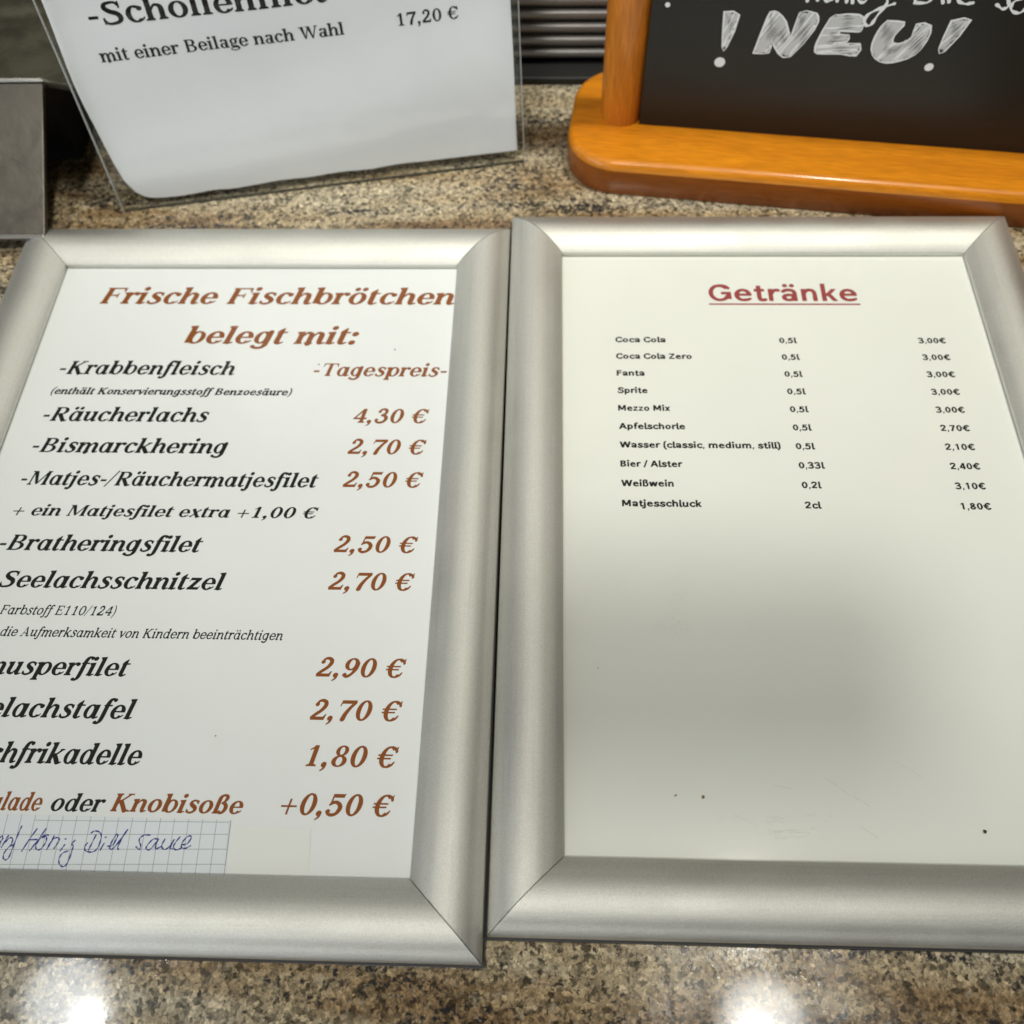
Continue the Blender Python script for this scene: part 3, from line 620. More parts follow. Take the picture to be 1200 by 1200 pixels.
# ------------------------------------------------------------------ the two snap frames
OW, OH, RW = 0.19299, 0.27951, 0.02433
PROFILE = [(0.15, 4.75), (0.0, 5.1), (0.0, 6.5), (0.35, 7.0), (1.5, 8.0), (3.5, 9.4), (6.0, 10.6), (8.7, 11.6), (11.5, 12.1), (14.3, 12.1), (17.0, 11.5), (19.5, 10.4), (21.6, 9.0), (23.4, 7.9), (24.5, 6.9), (24.85, 6.2), (24.85, 3.2), (24.4, 2.6), (22.0, 2.6), (21.0, 4.0), (3.0, 4.75)]


def rail(frame, side):
    """one mitred length of domed aluminium; side: unit outward vector"""
    ox, oy = side
    half, reach = (OW / 2, OH / 2) if oy else (OH / 2, OW / 2)
    prof = [tuple(p) for p in catmull(PROFILE[1:16], 3)] + PROFILE[16:] + PROFILE[:1]
    n = len(prof); g = 0.0002; mbr = MB(); vs = []
    for e in (-1, 1):
        for d, z in prof:
            d *= 1e-3; a = e * (half + d - g); r = reach + d
            vs.append((a * abs(oy) + r * ox, a * abs(ox) + r * oy, z * 1e-3))
    flip = (oy == 1 or ox == -1)
    sides = [(i, (i + 1) % n, n + (i + 1) % n, n + i) for i in range(n)]
    caps_ = [list(range(n)), list(range(n, 2 * n))[::-1]]
    if flip: sides = [f[::-1] for f in sides]; caps_ = [f[::-1] for f in caps_]
    m_ = M['alu_across'] if oy else M['alu_along']; mbr.add(vs, sides, m_, True); mbr.add(vs, caps_, m_)
    o = mbr.build('rail', frame)
    o.data.set_sharp_from_angle(angle=R(38))
    bm = bmesh.new(); bm.from_mesh(o.data); bmesh.ops.recalc_face_normals(bm, faces=bm.faces); bm.to_mesh(o.data); bm.free()
    return o


def snap_frame(label, loc, rz, group):
    t = thing('menu_frame', label, 'picture frame', loc, rz, group)
    for s in ((0, 1), (0, -1), (-1, 0), (1, 0)): rail(t, s)
    b = MB(); b.box(-OW / 2 - 0.0256, OW / 2 + 0.0256, -OH / 2 - 0.0256, OH / 2 + 0.0256, 0.0, 0.0022, M['black']); b.build('backing_board', t)  # black lip past the rails stands in for the contact shadow
    return t


def sheet_place(x, y, z): return (x * 1e-3 - OW / 2, OH / 2 - y * 1e-3, z)


ZP, ZT = 0.0041, 0.00414        # top of the sheet, height of the print
fl = snap_frame('silver snap frame with the fish roll menu in brown and black italics', (-0.13955, 0.18843, 0), R(-0.05), 'silver snap frames on the counter')
fr_ = snap_frame('silver snap frame with the drinks list under the red underlined heading', (0.10430, 0.19672, 0), R(0.05), 'silver snap frames on the counter')

# food menu: text, letters hidden by the left rail or cut off in the view, x0, x1, baseline, cap height (mm), style, ink
FOOD = [
    ('Frische Fischbrötchen', 0, 21.6, 192.6, 23.0, 10.3, 'heavy', 'red'), ('belegt mit:', 0, 67.8, 149.3, 47.5, 10.3, 'heavy', 'red'),
    ('-Krabbenfleisch', 0, 13.5, 94.7, 65.9, 7.7, 'bold', 'blk'), ('-Tagespreis-', 0, 130.9, 191.6, 66.2, 7.3, 'bold', 'red'),
    ('(enthält Konservierungsstoff Benzoesäure)', 0, 13.1, 122.8, 77.3, 3.7, 'small', 'blk'),
    ('-Räucherlachs', 0, 13.3, 87.7, 92.2, 7.6, 'bold', 'blk'), ('4,30 €', 0, 152.0, 185.2, 92.0, 7.6, 'bold', 'red'),
    ('-Bismarckhering', 0, 13.3, 99.1, 108.8, 7.5, 'bold', 'blk'), ('2,70 €', 0, 151.6, 185.3, 108.4, 7.6, 'bold', 'red'),
    ('-Matjes-/Räuchermatjesfilet', 0, 13.3, 140.9, 125.5, 7.0, 'bold', 'blk'), ('2,50 €', 0, 151.5, 185.2, 125.1, 7.6, 'bold', 'red'),
    ('+ ein Matjesfilet extra +1,00 €', 0, 14.6, 142.9, 140.5, 5.3, 'bold', 'blk'),
    ('-Bratheringsfilet', 0, 13.6, 97.6, 156.8, 7.2, 'bold', 'blk'), ('2,50 €', 0, 151.5, 185.3, 156.0, 7.5, 'bold', 'red'),
    ('-Seelachsschnitzel', 1, 18.9, 109.9, 173.5, 7.3, 'bold', 'blk'), ('2,70 €', 0, 151.3, 185.3, 172.7, 7.6, 'bold', 'red'),
    ('(mit Farbstoff E110/124)', 5, 23.2, 69.2, 185.2, 4.0, 'light', 'greyp'), ('kann die Aufmerksamkeit von Kindern beeinträchtigen', 5, 26.1, 136.5, 194.3, 3.9, 'light', 'greyp'),
    ('-Knusperfilet', 3, 33.2, 80.2, 209.8, 7.2, 'bold', 'blk'), ('2,90 €', 0, 151.3, 185.0, 208.6, 7.5, 'bold', 'red'),
    ('-Seelachstafel', 4, 36.5, 86.1, 226.2, 7.3, 'bold', 'blk'), ('2,70 €', 0, 151.3, 185.0, 225.2, 7.6, 'bold', 'red'),
    ('-Fischfrikadelle', 6, 45.4, 92.6, 243.0, 7.4, 'bold', 'blk'), ('1,80 €', 0, 152.1, 185.1, 242.1, 7.6, 'bold', 'red'),
    ('Remoulade', 5, 46.5, 60.9, 259.6, 6.2, 'bold', 'red'), ('oder', 0, 64.3, 83.4, 259.5, 6.0, 'bold', 'blk'), ('Knobisoße', 0, 85.6, 132.3, 259.2, 6.2, 'bold', 'red'), ('+0,50 €', 0, 145.5, 185.1, 259.0, 7.4, 'bold', 'red'),
]
mb = MB(); mb.box(-OW / 2 - 0.006, OW / 2 + 0.006, -OH / 2 - 0.006, OH / 2 + 0.006, 0.0038, ZP, M['paper'])
for t_, hid, x0, x1, y_, cap_, st_, ink_ in FOOD: serif_text(mb, t_, hid, x0, x1, y_, cap_, st_, M[ink_], sheet_place, ZT)
food_sheet = mb.build('menu_sheet', fl); food_sheet['label'] = 'white menu sheet printed with fish rolls and prices'

# the strip of squared paper with a handwritten line, and the tape that holds it
ZN = ZT + 0.00012
mb = MB()
quad = [(-6, 260.7), (128.5, 261.3), (130.0, 284.0), (-6, 284.0)]
mb.prism([sheet_place(x, y, 0)[:2] for x, y in quad], ZT + 0.00002, ZN, M['note'])
for k in range(-1, 28):                                   # vertical rulings, 5 mm apart
    x = 123.9 - 4.93 * k; ribbon(mb, [(x, 261.35 - 0.0045 * (128.5 - x)), (x + 1.1, 283.8)], 0.20, M['grid'], sheet_place, ZN + 0.00001, taper=False)
for k in range(5):
    y = 261.6 + 4.9 * k; ribbon(mb, [(-5.5, y + 2.6), (128.2 + 0.085 * 4.9 * k, y - 0.5)] if k else [(60, y + 1.2), (128.3, y + 0.4)], 0.20, M['grid'], sheet_place, ZN + 0.000014, taper=False)
INK = [[(49.83, 270.43), (50.47, 269.57), (50.51, 268.72), (49.93, 268.31), (49.5, 268.89), (49.4, 270.02), (50.07, 270.71)], [(52.28, 268.12), (51.71, 269.69), (51.05, 271.96)], [(51.88, 270.25), (52.94, 268.81), (54.11, 269.21), (54.2, 270.48), (54.05, 271.47), (54.86, 271.17)], [(56.04, 264.9), (55.7, 266.48), (55.28, 269.61), (54.94, 272.43), (54.59, 275.23), (53.66, 276.08), (52.76, 275.55), (52.54, 273.88), (53.58, 271.9), (54.81, 271.03)], [(61.63, 265.65), (59.97, 269.23), (58.47, 273.06)], [(64.78, 265.58), (63.03, 269.45), (61.18, 272.86)], [(59.86, 269.38), (62.65, 269.18)], [(66.28, 267.69), (65.19, 267.57), (63.77, 268.87), (62.84, 270.86), (63.25, 272.26), (64.51, 272.51), (65.6, 271.09), (66.01, 269.39), (65.46, 267.99), (64.58, 268.57)], [(68.3, 267.93), (67.74, 270.2), (66.99, 272.32)], [(67.23, 271.05), (68.53, 268.77), (69.94, 268.46), (70.48, 269.3), (69.97, 270.71), (69.43, 271.99)], [(72.79, 270.65), (72.32, 271.65), (71.76, 272.64)], [(72.5, 268.83), (72.7, 268.8)], [(75.98, 269.18), (75.13, 270.46), (75.85, 270.93), (75.84, 272.55), (75.62, 275.06), (75.04, 277.27), (73.86, 277.8), (72.54, 276.78), (72.09, 275.13), (72.81, 273.45), (74.4, 272.72)], [(82.85, 267.27), (82.18, 269.75), (81.51, 272.22)], [(80.99, 266.6), (82.13, 265.93), (83.92, 266.36), (84.84, 267.76), (84.76, 270.4), (83.96, 272.34), (82.24, 272.9), (80.45, 272.42), (79.94, 271.2), (80.55, 269.96)], [(86.34, 270.02), (85.57, 272.13)], [(86.28, 267.98), (86.52, 267.9)], [(87.85, 270.86), (89.43, 270.48), (90.36, 268.17), (90.43, 266.93), (89.73, 267.13), (88.85, 269.61), (88.72, 271.37), (89.41, 271.88), (90.59, 270.63), (92.13, 267.78), (93.4, 265.27)], [(93.4, 265.27), (92.21, 268.13), (91.41, 270.96), (91.81, 271.83)], [(101.62, 266.88), (99.76, 266.92), (98.48, 267.83), (98.39, 269.06), (99.27, 270.45), (99.0, 271.67), (97.69, 270.83)], [(104.49, 268.05), (103.05, 268.26), (101.59, 270.05), (101.35, 271.45), (102.68, 271.6), (104.1, 269.64), (104.86, 268.05), (104.44, 270.34), (104.67, 271.38), (106.17, 270.65)], [(107.12, 268.17), (106.47, 270.29), (107.65, 271.49), (109.12, 270.59), (110.45, 268.1), (109.57, 270.93), (110.38, 271.26)], [(112.15, 267.36), (111.04, 269.15), (110.63, 270.73), (111.92, 271.57), (113.43, 270.85)], [(113.4, 269.8), (115.17, 269.41), (116.22, 267.28), (115.04, 266.95), (113.55, 268.74), (113.36, 270.5), (114.76, 270.99), (116.42, 270.08)]]
PRE = [[(44.6, 267.3), (43.2, 266.6), (41.6, 267.6), (41.8, 269.2), (43.4, 270.2), (43.3, 271.8), (41.4, 272.2), (40.4, 271.2)], [(44.6, 270.6), (46.6, 270.2), (47.4, 268.8), (46.4, 268.4), (45.3, 269.6), (45.2, 271.2), (46.4, 271.9), (48.3, 270.8)]]
for q_i, s_ in enumerate(PRE[:1] + INK): ribbon(mb, catmull(s_, 6), 0.52, M['ink'], sheet_place, ZN + 0.00002 + q_i * 1.2e-6)
mb.build('note_strip', food_sheet)['label'] = 'strip of squared paper with a blue handwritten line'
mb = MB(); mb.prism([sheet_place(x, y, 0)[:2] for x, y in ((130.4, 262.9), (157.2, 263.8), (158.6, 284), (131.2, 284))], ZT + 0.00002, ZT + 0.00008, M['tape'])
mb.build('sticky_tape', food_sheet)

# drinks list
mb = MB(); mb.box(-OW / 2 - 0.006, OW / 2 + 0.006, -OH / 2 - 0.006, OH / 2 + 0.006, 0.0038, ZP, M['paper_warm'])
sans_text(mb, 'Getränke', 69.3, 138.6, 28.7, 10.4, M['rust'], sheet_place, ZT, 132, 112)
mb.add([sheet_place(x, y, ZT) for x, y in ((69.0, 31.1), (139.3, 31.1), (139.3, 30.2), (69.0, 30.2))], [(0, 1, 2, 3)], M['rust'])
DRINKS = [('Coca Cola', 47.3, '0,5l', 107.0, '3,00€'), ('Coca Cola Zero', 58.6, '0,5l', 107.0, '3,00€'), ('Fanta', 36.8, '0,5l', 107.0, '3,00€'), ('Sprite', 37.7, '0,5l', 107.1, '3,00€'), ('Mezzo Mix', 47.1, '0,5l', 107.0, '3,00€'),
          ('Apfelschorle', 52.9, '0,5l', 107.0, '2,70€'), ('Wasser (classic, medium, still)', 92.6, '0,5l', 107.1, '2,10€'), ('Bier / Alster', 50.5, '0,33l', 109.8, '2,40€'), ('Weißwein', 46.2, '0,2l', 107.1, '3,10€'), ('Matjesschluck', 57.0, '2cl', 105.7, '1,80€')]
for i, (a_, xa, b_, xb, c_) in enumerate(DRINKS):
    y = 54.0 + 9.72 * i
    sans_text(mb, a_, 24.4, xa, y, 3.1, M['blk'], sheet_place, ZT, 166, 136)
    sans_text(mb, b_, 99.0, xb, y + 0.25, 3.1, M['blk'], sheet_place, ZT, 166, 136)
    sans_text(mb, c_, 161.6, 173.9, y + 0.1, 3.1, M['blk'], sheet_place, ZT, 166, 136)
drink_sheet = mb.build('menu_sheet', fr_); drink_sheet['label'] = 'cream white sheet printed with drinks in small black type'

# clear covers; the drinks one is scuffed and specked
ZC = 0.0047
for t_, worn in ((fl, False), (fr_, True)):
    mb = MB(); mb.box(-OW / 2 - 0.004, OW / 2 + 0.004, -OH / 2 - 0.004, OH / 2 + 0.004, 0.0044, ZC, M['cover'])
    rng = random.Random(3 if worn else 8)
    def mark(x, y, dx, dy, w=0.12, m='scuff', z=[0]):
        z[0] += 1; ribbon(mb, [(x, y), (x + dx / 2, y + dy / 2 + rng.uniform(-.1, .1)), (x + dx, y + dy)], w, M[m], sheet_place, ZC + 0.000006 + z[0] * 3e-7, taper=False)
    def dot(x, y, r, m):
        pts = [(x + r * math.cos(a) * rng.uniform(.7, 1.3), y + r * math.sin(a) * rng.uniform(.7, 1.3)) for a in np.linspace(0, 6.28, 9)[:-1]]
        mb.prism([sheet_place(px, py, 0)[:2] for px, py in pts], ZC + 1e-6, ZC + 0.00025, M[m])
    if worn:
        for _ in range(60): mark(rng.gauss(44, 2.2) , 172 + rng.random() * 26, rng.uniform(.2, .9), rng.uniform(-.5, .5), rng.uniform(.14, .28))
        for _ in range(34): mark(rng.gauss(41, 4), rng.gauss(196, 1.6), rng.uniform(.2, .7), rng.uniform(-.4, .4), rng.uniform(.12, .25))
        mark(91, 251, 14, 9.5, .42); mark(92, 251.8, 10, 6.4, .1); mark(105, 261, 2, 1.6, .14); mark(101, 267.6, 5, 3.4, .4); mark(99, 266, 1.6, 1.2, .1)
        mark(73, 254, 6.5, 1.2, .4); mark(66, 253, 4, .6, .1); mark(57, 251.2, 7.5, -.3, .1); mark(58, 264, 8, 4.2, .25); mark(111, 242, 3, 1.0, .1); mark(117, 245, 8, 5.5, .3)
        for _ in range(60): mark(rng.uniform(68, 85), rng.uniform(263, 272), rng.uniform(1, 5), rng.uniform(-.15, .3), rng.uniform(.06, .13))
        for _ in range(40): mark(rng.uniform(48, 92), rng.uniform(254, 276), rng.uniform(.3, 1.4), rng.uniform(-.3, .5), rng.uniform(.08, .18))
        for _ in range(30): mark(rng.uniform(8, 180), rng.uniform(150, 270), rng.uniform(.2, 1.0), rng.uniform(-.3, .5), rng.uniform(.08, .18))
        dot(142, 268.2, .62, 'speck'); dot(48.2, 258.6, .6, 'crumb'); dot(38.8, 258.2, .35, 'crumb'); dot(13, 212, .18, 'speck')
    else:
        for _ in range(20): mark(rng.uniform(20, 180), rng.uniform(150, 270), rng.uniform(.2, .9), rng.uniform(-.3, .5), rng.uniform(.04, .08))
        dot(118, 232, .25, 'crumb'); dot(167, 51, .3, 'speck'); dot(133, 60, .25, 'speck')
    mb.build('clear_cover', t_)

# ------------------------------------------------------------------ the paper sign in its clear stand
SIGN_LOC, SIGN_RZ, LEAN = (-0.21846, 0.37492, 0.0), R(10.21), R(8)
sign = thing('price_sign', 'white paper price sign slumped inside a clear acrylic stand beside the chalkboard', 'sign', SIGN_LOC, SIGN_RZ)
cl_, sl_ = math.cos(LEAN), math.sin(LEAN)
def sgn(u, v, n=0.0): u, v, n = u * 1e-3, v * 1e-3, n * 1e-3; return (u, v * sl_ - n * cl_, v * cl_ + n * sl_)   # n towards the viewer
mb = MB()
def panel(n0, n1, rot=0):
    mb.box(-1.2, 209.0, 0.0, 300.0, n0, n1, M['acrylic'], T=lambda p: sgn(p[0], p[1], p[2]))
panel(2.2, 3.8)
mb.build('front_panel', sign, bevel=0.0)
mb = MB(); mb.box(-1.2, 209.0, 0.0, 300.0, -3.6, -2.0, M['acrylic'], T=lambda p: sgn(p[0], p[1], p[2])); mb.build('back_panel', sign)
mb = MB(); mb.box(-1.2, 209.0, 0.2, 0.8, 1.0, 2.1, M['acrylic_edge'], T=lambda p: sgn(p[0], p[1], p[2])); mb.build('bottom_edge', sign)
mb = MB(); mb.box(-1.7, -1.25, 0.0, 300.0, 2.0, 3.6, M['edge_light'], T=lambda p: sgn(p[0], p[1], p[2])); mb.build('cut_edge', sign)
mb = MB(); mb.box(209.05, 209.4, 0.0, 300.0, 2.0, 3.6, M['edge_light'], T=lambda p: sgn(p[0], p[1], p[2])); mb.build('cut_edge', sign)
mb = MB(); mb.box(0.0, 0.2078, 0.006, 0.085, 0.0, 0.003, M['acrylic']); mb.build('stand_foot', sign)
outline = [(2.5, 295), (1.0, 200), (0.3, 100), (-0.4, 72), (-0.3, 60), (0.6, 48), (1.6, 36), (2.6, 26), (4.2, 16.5), (6.6, 10.6), (9.8, 7.2), (14.8, 5.2), (22, 4.5), (32, 4.3), (46, 5.3), (56, 4.7), (68, 5.3), (80, 5.9), (96, 5.1), (113, 5.8), (128, 5.2), (143, 6.0), (158, 5.6), (182, 6.1), (206.4, 6.1), (206.0, 60), (205.6, 120), (205.4, 200), (205, 295)]
mb = MB()
def wavy(u, v): return 0.62 * math.sin(u * 0.031 + v * 0.045) + 0.5 * math.sin(v * 0.095 - u * 0.022 + 1.0) + 0.22 * math.sin(u * 0.11 + v * 0.05)
# the sheet as strips between its left and right outline, so that it can sag and ripple
lft = outline[:8] + outline[8:13]; 
def left_at(v):
    pts = sorted([(p[1], p[0]) for p in outline[:14]])
    return float(np.interp(v, [a for a, b in pts], [b for a, b in pts]))
def bottom_at(u):
    pts = [(p[0], p[1]) for p in outline[8:25]]
    return float(np.interp(u, [a for a, b in pts], [b for a, b in pts]))
NU, NV = 60, 40
gv = []
for j in range(NV + 1):
    for i in range(NU + 1):
        s_ = i / NU; u = 4.2 + (206.0 - 4.2) * s_
        v0 = bottom_at(u); tt = (j / NV) ** 1.3; v = v0 + (295 - v0) * tt
        u = u - (4.2 - left_at(max(v, 16.5))) * (1 - s_)
        gv.append((u, v))
fs = [(j * (NU + 1) + i, j * (NU + 1) + i + 1, (j + 1) * (NU + 1) + i + 1, (j + 1) * (NU + 1) + i) for j in range(NV) for i in range(NU)]
mb.add([sgn(u, v, wavy(u, v)) for u, v in gv], fs, M['paper_sign'], True)
def sgn_text(x, y, z): return sgn(x, -y, wavy(x, -y) + 0.10 + z)
serif_text(mb, '-Schollenfilet', 0, 17.0, 122.5, -90.4, 9.6, 'roman', M['blk'], sgn_text, 0.0)
serif_text(mb, 'mit einer Beilage nach Wahl', 0, 15.6, 127.4, -74.8, 5.7, 'roman', M['blk'], sgn_text, 0.0)
serif_text(mb, '17,20 €', 0, 152.7, 181.1, -76.0, 5.6, 'roman', M['blk'], sgn_text, 0.0)
paper = mb.build('paper_sheet', sign)
so = paper.modifiers.new('thickness', 'SOLIDIFY'); so.thickness = 0.0; paper.modifiers.remove(so)

# ------------------------------------------------------------------ the wooden table chalkboard
CB_LOC, CB_RZ = (0.04778, 0.41544, 0.0), R(-7.055)
cb = thing('table_chalkboard', 'black chalkboard on an orange varnished wooden foot with white marker lettering', 'chalkboard', CB_LOC, CB_RZ)
def stadium(x0, x1, y0, y1, r, n=10):
    pts = []
    for cx, cy, a0 in ((x1 - r, y1 - r, 0), (x0 + r, y1 - r, 90), (x0 + r, y0 + r, 180), (x1 - r, y0 + r, 270)):
        for k in range(n + 1): a = R(a0 + 90 * k / n); pts.append((cx + r * math.cos(a), cy + r * math.sin(a)))
    return pts
mb = MB(); lay = []
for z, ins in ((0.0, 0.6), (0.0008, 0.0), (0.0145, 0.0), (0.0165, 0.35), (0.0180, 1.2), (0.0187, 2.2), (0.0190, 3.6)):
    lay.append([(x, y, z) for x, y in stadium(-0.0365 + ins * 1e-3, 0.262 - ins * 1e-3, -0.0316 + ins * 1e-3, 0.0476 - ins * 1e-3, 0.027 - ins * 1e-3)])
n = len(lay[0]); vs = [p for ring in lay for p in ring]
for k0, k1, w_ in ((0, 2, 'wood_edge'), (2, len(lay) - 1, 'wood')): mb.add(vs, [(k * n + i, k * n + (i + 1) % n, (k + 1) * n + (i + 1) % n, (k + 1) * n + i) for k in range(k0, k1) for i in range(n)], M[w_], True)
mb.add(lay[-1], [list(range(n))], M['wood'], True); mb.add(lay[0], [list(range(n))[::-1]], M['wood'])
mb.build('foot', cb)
for px in (-0.0104, 0.2354):
    mb = MB(); ns = 32; rings = []
    for z, r in ((0.0188, 0.0107), (0.0195, 0.0109), (0.10, 0.0110), (0.20, 0.0110), (0.285, 0.0110), (0.291, 0.0100), (0.295, 0.0075), (0.297, 0.003)):
        rings.append([(px + r * math.cos(2 * math.pi * i / ns), 0.008 + r * math.sin(2 * math.pi * i / ns), z) for i in range(ns)])
    mb.add([p for q_ in rings for p in q_], [(k * ns + i, k * ns + (i + 1) % ns, (k + 1) * ns + (i + 1) % ns, (k + 1) * ns + i) for k in range(len(rings) - 1) for i in range(ns)], M['wood_post'], True)
    mb.add(rings[-1], [list(range(ns))], M['wood_post']); mb.build('post', cb)
mb = MB(); mb.box(-0.0006, 0.2256, 0.0, 0.007, 0.0192, 0.262, M['board'])
def bp_(x, y, z): return (x * 1e-3, -0.00006 - z, y * 1e-3)
def poly_fill(pts, m, z): mb.add([bp_(x, y, z) for x, y in pts], [list(range(len(pts)))], m)
EX1 = [(32.47, 81.23), (39.35, 80.22), (36.45, 64.43), (34.29, 64.27)]
DOT1 = [(34.49, 56.55), (36.38, 58.46)]
DOT0 = [(6.55, 82.83), (7.82, 82.92)]
NN= [(49.21, 62.36), (52.04, 79.96), (53.52, 82.84), (56.36, 82.59), (60.8, 78.33), (64.49, 71.45), (65.61, 83.06), (71.35, 83.58), (74.21, 81.81), (74.07, 75.52), (66.38, 61.72), (60.66, 63.04), (56.66, 68.21), (56.36, 62.88)]
EE= [(76.72, 66.06), (76.64, 69.43), (79.6, 81.47), (83.6, 83.33), (89.04, 83.88), (93.82, 82.82), (94.82, 76.88), (92.83, 75.93), (85.66, 75.84), (85.73, 74.21), (89.94, 74.1), (89.74, 70.78), (84.58, 69.99), (85.56, 69.23), (95.97, 70.39), (95.76, 64.48), (88.7, 64.81), (78.39, 64.06)]
UU= [(104.5, 81.95), (112.01, 81.67), (111.22, 78.42), (109.69, 75.07), (109.98, 71.81), (113.07, 71.62), (117.29, 74.79), (117.33, 81.24), (123.74, 80.88), (124.42, 73.66), (121.51, 66.8), (115.76, 63.4), (110.06, 61.95), (104.96, 63.45), (101.69, 67.88), (101.45, 73.67), (102.68, 79.44)]
EX2= [(131.49, 83.78), (139.52, 84.71), (133.85, 69.38), (130.84, 70.41)]
DOT2 = [(129.8, 61.2), (131.89, 61.36)]
CH= [[(66.46, 99.44), (67.68, 88.54)], [(70.76, 99.7), (71.98, 89.21)], [(67.02, 94.24), (71.72, 94.53)], [(75.43, 94.38), (74.11, 92.41), (74.8, 89.77), (76.82, 89.13), (78.23, 90.76), (77.53, 93.38), (75.43, 94.38)], [(80.46, 89.36), (80.05, 93.54), (82.36, 94.44), (84.07, 92.27), (84.55, 89.24)], [(85.8, 93.9), (87.2, 89.03)], [(85.21, 97.24), (85.67, 96.89)], [(92.24, 94.3), (89.13, 93.73), (89.4, 90.32), (92.14, 89.73), (93.42, 94.0)], [(94.14, 94.04), (101.6, 91.1), (99.41, 83.98), (97.8, 79.51), (95.48, 79.75), (95.05, 83.69), (99.19, 87.1), (104.94, 89.79)], [(113.37, 90.71), (112.09, 100.72)], [(113.37, 90.71), (118.9, 91.45), (119.45, 96.01), (115.81, 100.22), (111.39, 100.68)], [(123.2, 95.49), (125.03, 91.46)], [(122.36, 98.78), (122.84, 98.44)], [(124.29, 102.19), (127.36, 91.99)], [(127.99, 101.69), (130.31, 93.69), (133.94, 91.66), (137.29, 92.25)], [(150.37, 100.87), (146.39, 99.53), (150.1, 95.7), (152.33, 92.09), (150.52, 90.46), (147.33, 92.15)], [(157.63, 96.18), (153.77, 93.69), (154.14, 90.31), (157.9, 89.03), (159.89, 91.83), (159.16, 95.9), (160.71, 90.74), (163.96, 89.81)], [(163.73, 95.08), (165.35, 90.67), (168.61, 90.5), (167.82, 95.34), (170.15, 90.22)], [(174.09, 95.37), (171.54, 94.09), (173.24, 90.43), (176.66, 90.65)], [(176.98, 92.94), (179.52, 94.23), (177.8, 96.35), (176.3, 94.39), (178.37, 90.77), (181.77, 90.99)]]
zz = 0.0
rngc = random.Random(5)
def smooth_closed(pts, n=4):
    return catmull(list(pts) + [pts[0]], n)
def inside(pts, x, y):
    c = False
    for (x0, y0), (x1, y1) in zip(pts, pts[1:] + pts[:1]):
        if (y0 > y) != (y1 > y) and x < (x1 - x0) * (y - y0) / (y1 - y0) + x0: c = not c
    return c
for shape, slant in ((EX1, 70), (NN, 62), (EE, 8), (UU, 60), (EX2, 58)):
    # hatched in with the marker: many overlapping strokes clipped to the outline, then the outline itself
    sa, ca = math.sin(R(slant)), math.cos(R(slant))
    us = [x * sa - y * ca for x, y in shape]; vs_ = [x * ca + y * sa for x, y in shape]
    u = min(us) + 0.35
    while u < max(us):
        run = None; v = min(vs_)
        while v <= max(vs_) + 0.6:
            x, y = u * sa + v * ca, -u * ca + v * sa
            if inside(shape, x, y):
                if run is None: run = v
            elif run is not None:
                if v - run > 1.0:
                    zz += 5e-7; a_, b_ = run + rngc.uniform(.0, .5), v - rngc.uniform(.2, .8)
                    pts = [(u * sa + w * ca + rngc.uniform(-.12, .12), -u * ca + w * sa + rngc.uniform(-.12, .12)) for w in np.linspace(a_, b_, 4)]
                    ribbon(mb, catmull(pts, 3), rngc.uniform(.62, 1.0), M['chalk_thin'] if rngc.random() < .72 else M['chalk'], bp_, zz)
                run = None
            v += 0.3
        u += rngc.uniform(.60, .80)
    zz += 1e-6; ribbon(mb, smooth_closed(shape, 2), 0.85, M['chalk'], bp_, 0.00004 + zz)
for c_, e_ in (DOT0, DOT1, DOT2):
    r = math.dist(c_, e_) * 0.95
    poly_fill([(c_[0] + r * math.cos(a), c_[1] + r * math.sin(a)) for a in np.linspace(0, 2 * math.pi, 15)[:-1]], M['chalk'], 0.00003)
for s_ in CH:
    zz += 2e-6; ribbon(mb, catmull(s_, 6), 1.5, M['chalk'], bp_, 0.00007 + zz)
mb.build('writing_board', cb)['label'] = 'black board with white marker writing'

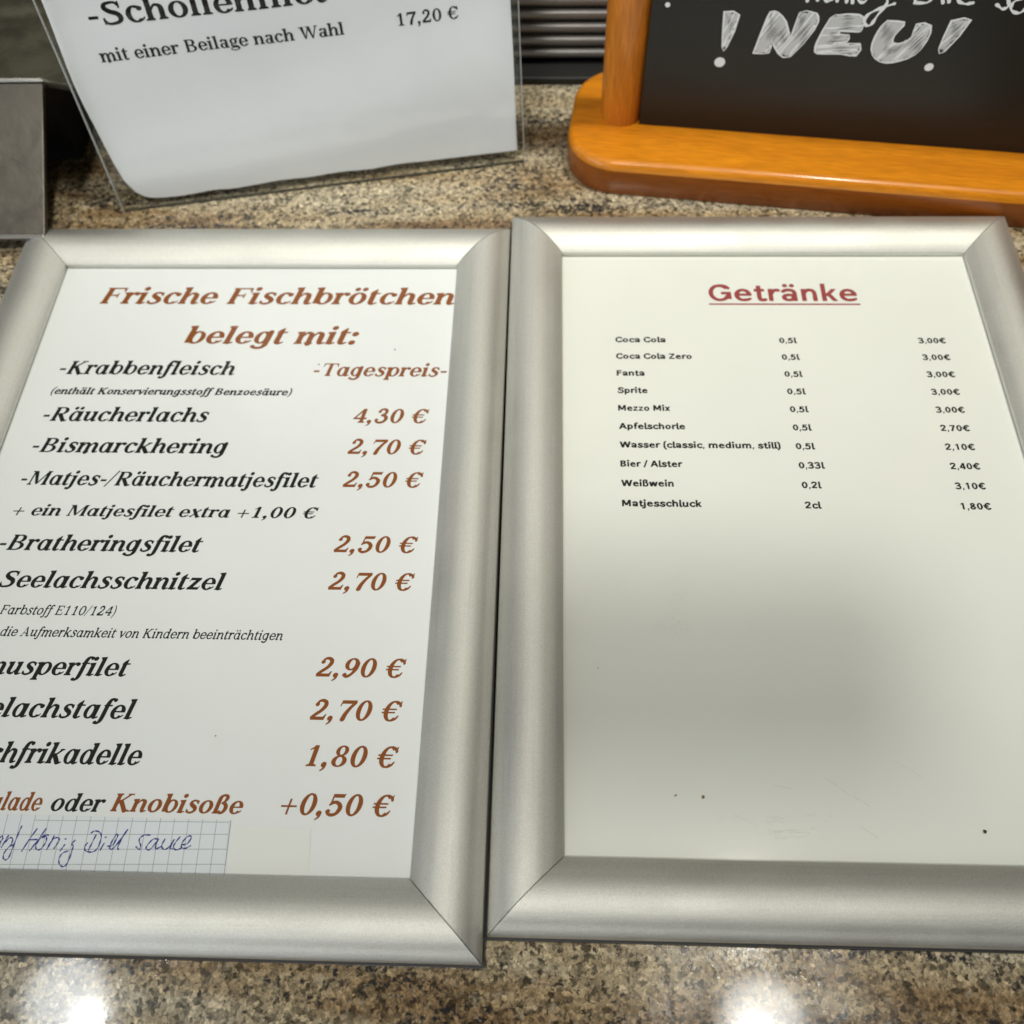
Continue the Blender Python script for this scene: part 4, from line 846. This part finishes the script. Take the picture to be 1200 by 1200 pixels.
# ------------------------------------------------------------------ the sloped steel unit at the left and the louvred metal grille behind
st = thing('steel_display_stand', 'low brushed steel display stand with a sloped front panel at the left edge', 'display stand', (-0.2475, 0.3422, 0.0), 0.0)
mb = MB(); ang = R(57); sy, cz = math.sin(ang), math.cos(ang)
def slope(p): return (p[0], p[1] * sy + p[2] * -cz, 0.012 + p[1] * cz + p[2] * sy)
mb.box(-0.30, 0.0, 0.0, 0.0745, -0.003, 0.0, M['steel_dull'], T=slope); mb.build('front_panel', st, bevel=0.0008)
mb = MB(); mb.box(-0.30, 0.0004, 0.0745, 0.0768, -0.0032, 0.0006, M['steel_rim'], T=slope); mb.box(-0.30, -0.0004, -0.0012, 0.0011, -0.0032, 0.0006, M['steel_rim'], T=slope); mb.build('rim', st, bevel=0.0005)
mb = MB(); mb.prism([(-0.31, 0.062), (-0.004, 0.0640), (0.045, 0.0510), (0.062, 0.30), (-0.31, 0.30)], 0.0500, 0.0540, M['steel']); mb.build('deck', st, bevel=0.0008)
mb = MB(); mb.box(-0.30, -0.006, 0.072, 0.29, 0.0, 0.0495, M['black']); mb.build('base', st)

gr = thing('louvred_grille', 'grey metal grille of horizontal louvres standing behind the chalkboard post', 'grille', (0.02, 0.489, 0.0), R(-0.5))
mb = MB(); mb.box(-0.10, 0.14, 0.012, 0.10, 0.0, 0.14, M['black']); mb.build('housing', gr)
mb = MB(); mb.box(-0.105, 0.145, -0.014, 0.05, 0.0, 0.0045, M['black']); mb.build('black_slab', gr, bevel=0.001)  # low black slab running out in front of the louvres
for k in range(14):
    mb = MB(); z = 0.0075 + k * 0.0076; pr_ = [(0.0, 0.0), (-0.0012, 0.0016), (-0.0014, 0.0032), (-0.0004, 0.0046), (0.010, 0.0068), (0.0115, 0.0058), (0.0115, 0.0040)]
    vs = [(x, y, z + q_) for x in (-0.099, 0.139) for y, q_ in pr_]; m_ = len(pr_)
    mb.add(vs, [(i, (i + 1) % m_, m_ + (i + 1) % m_, m_ + i) for i in range(m_)], M['slat'], True); mb.add(vs, [list(range(m_))[::-1], list(range(m_, 2 * m_))], M['slat']); mb.build('slat', gr)

# ------------------------------------------------------------------ the phone that takes the picture: it shades the drinks list
ph = thing('smartphone', 'dark smartphone held level above the two silver frames', 'phone')
ph.matrix_world = cam.matrix_world @ Matrix.Translation((-0.003, 0.004, 0.0))
mb = MB(); mb.prism(stadium(-0.070, 0.070, -0.0365, 0.0365, 0.012, 6), 0.0035, 0.0110, M['black']); mb.build('body', ph, bevel=0.0012)
mb = MB(); mb.prism(stadium(-0.0675, 0.0675, -0.034, 0.034, 0.008, 6), 0.0111, 0.0113, M['glass']); mb.build('screen', ph)
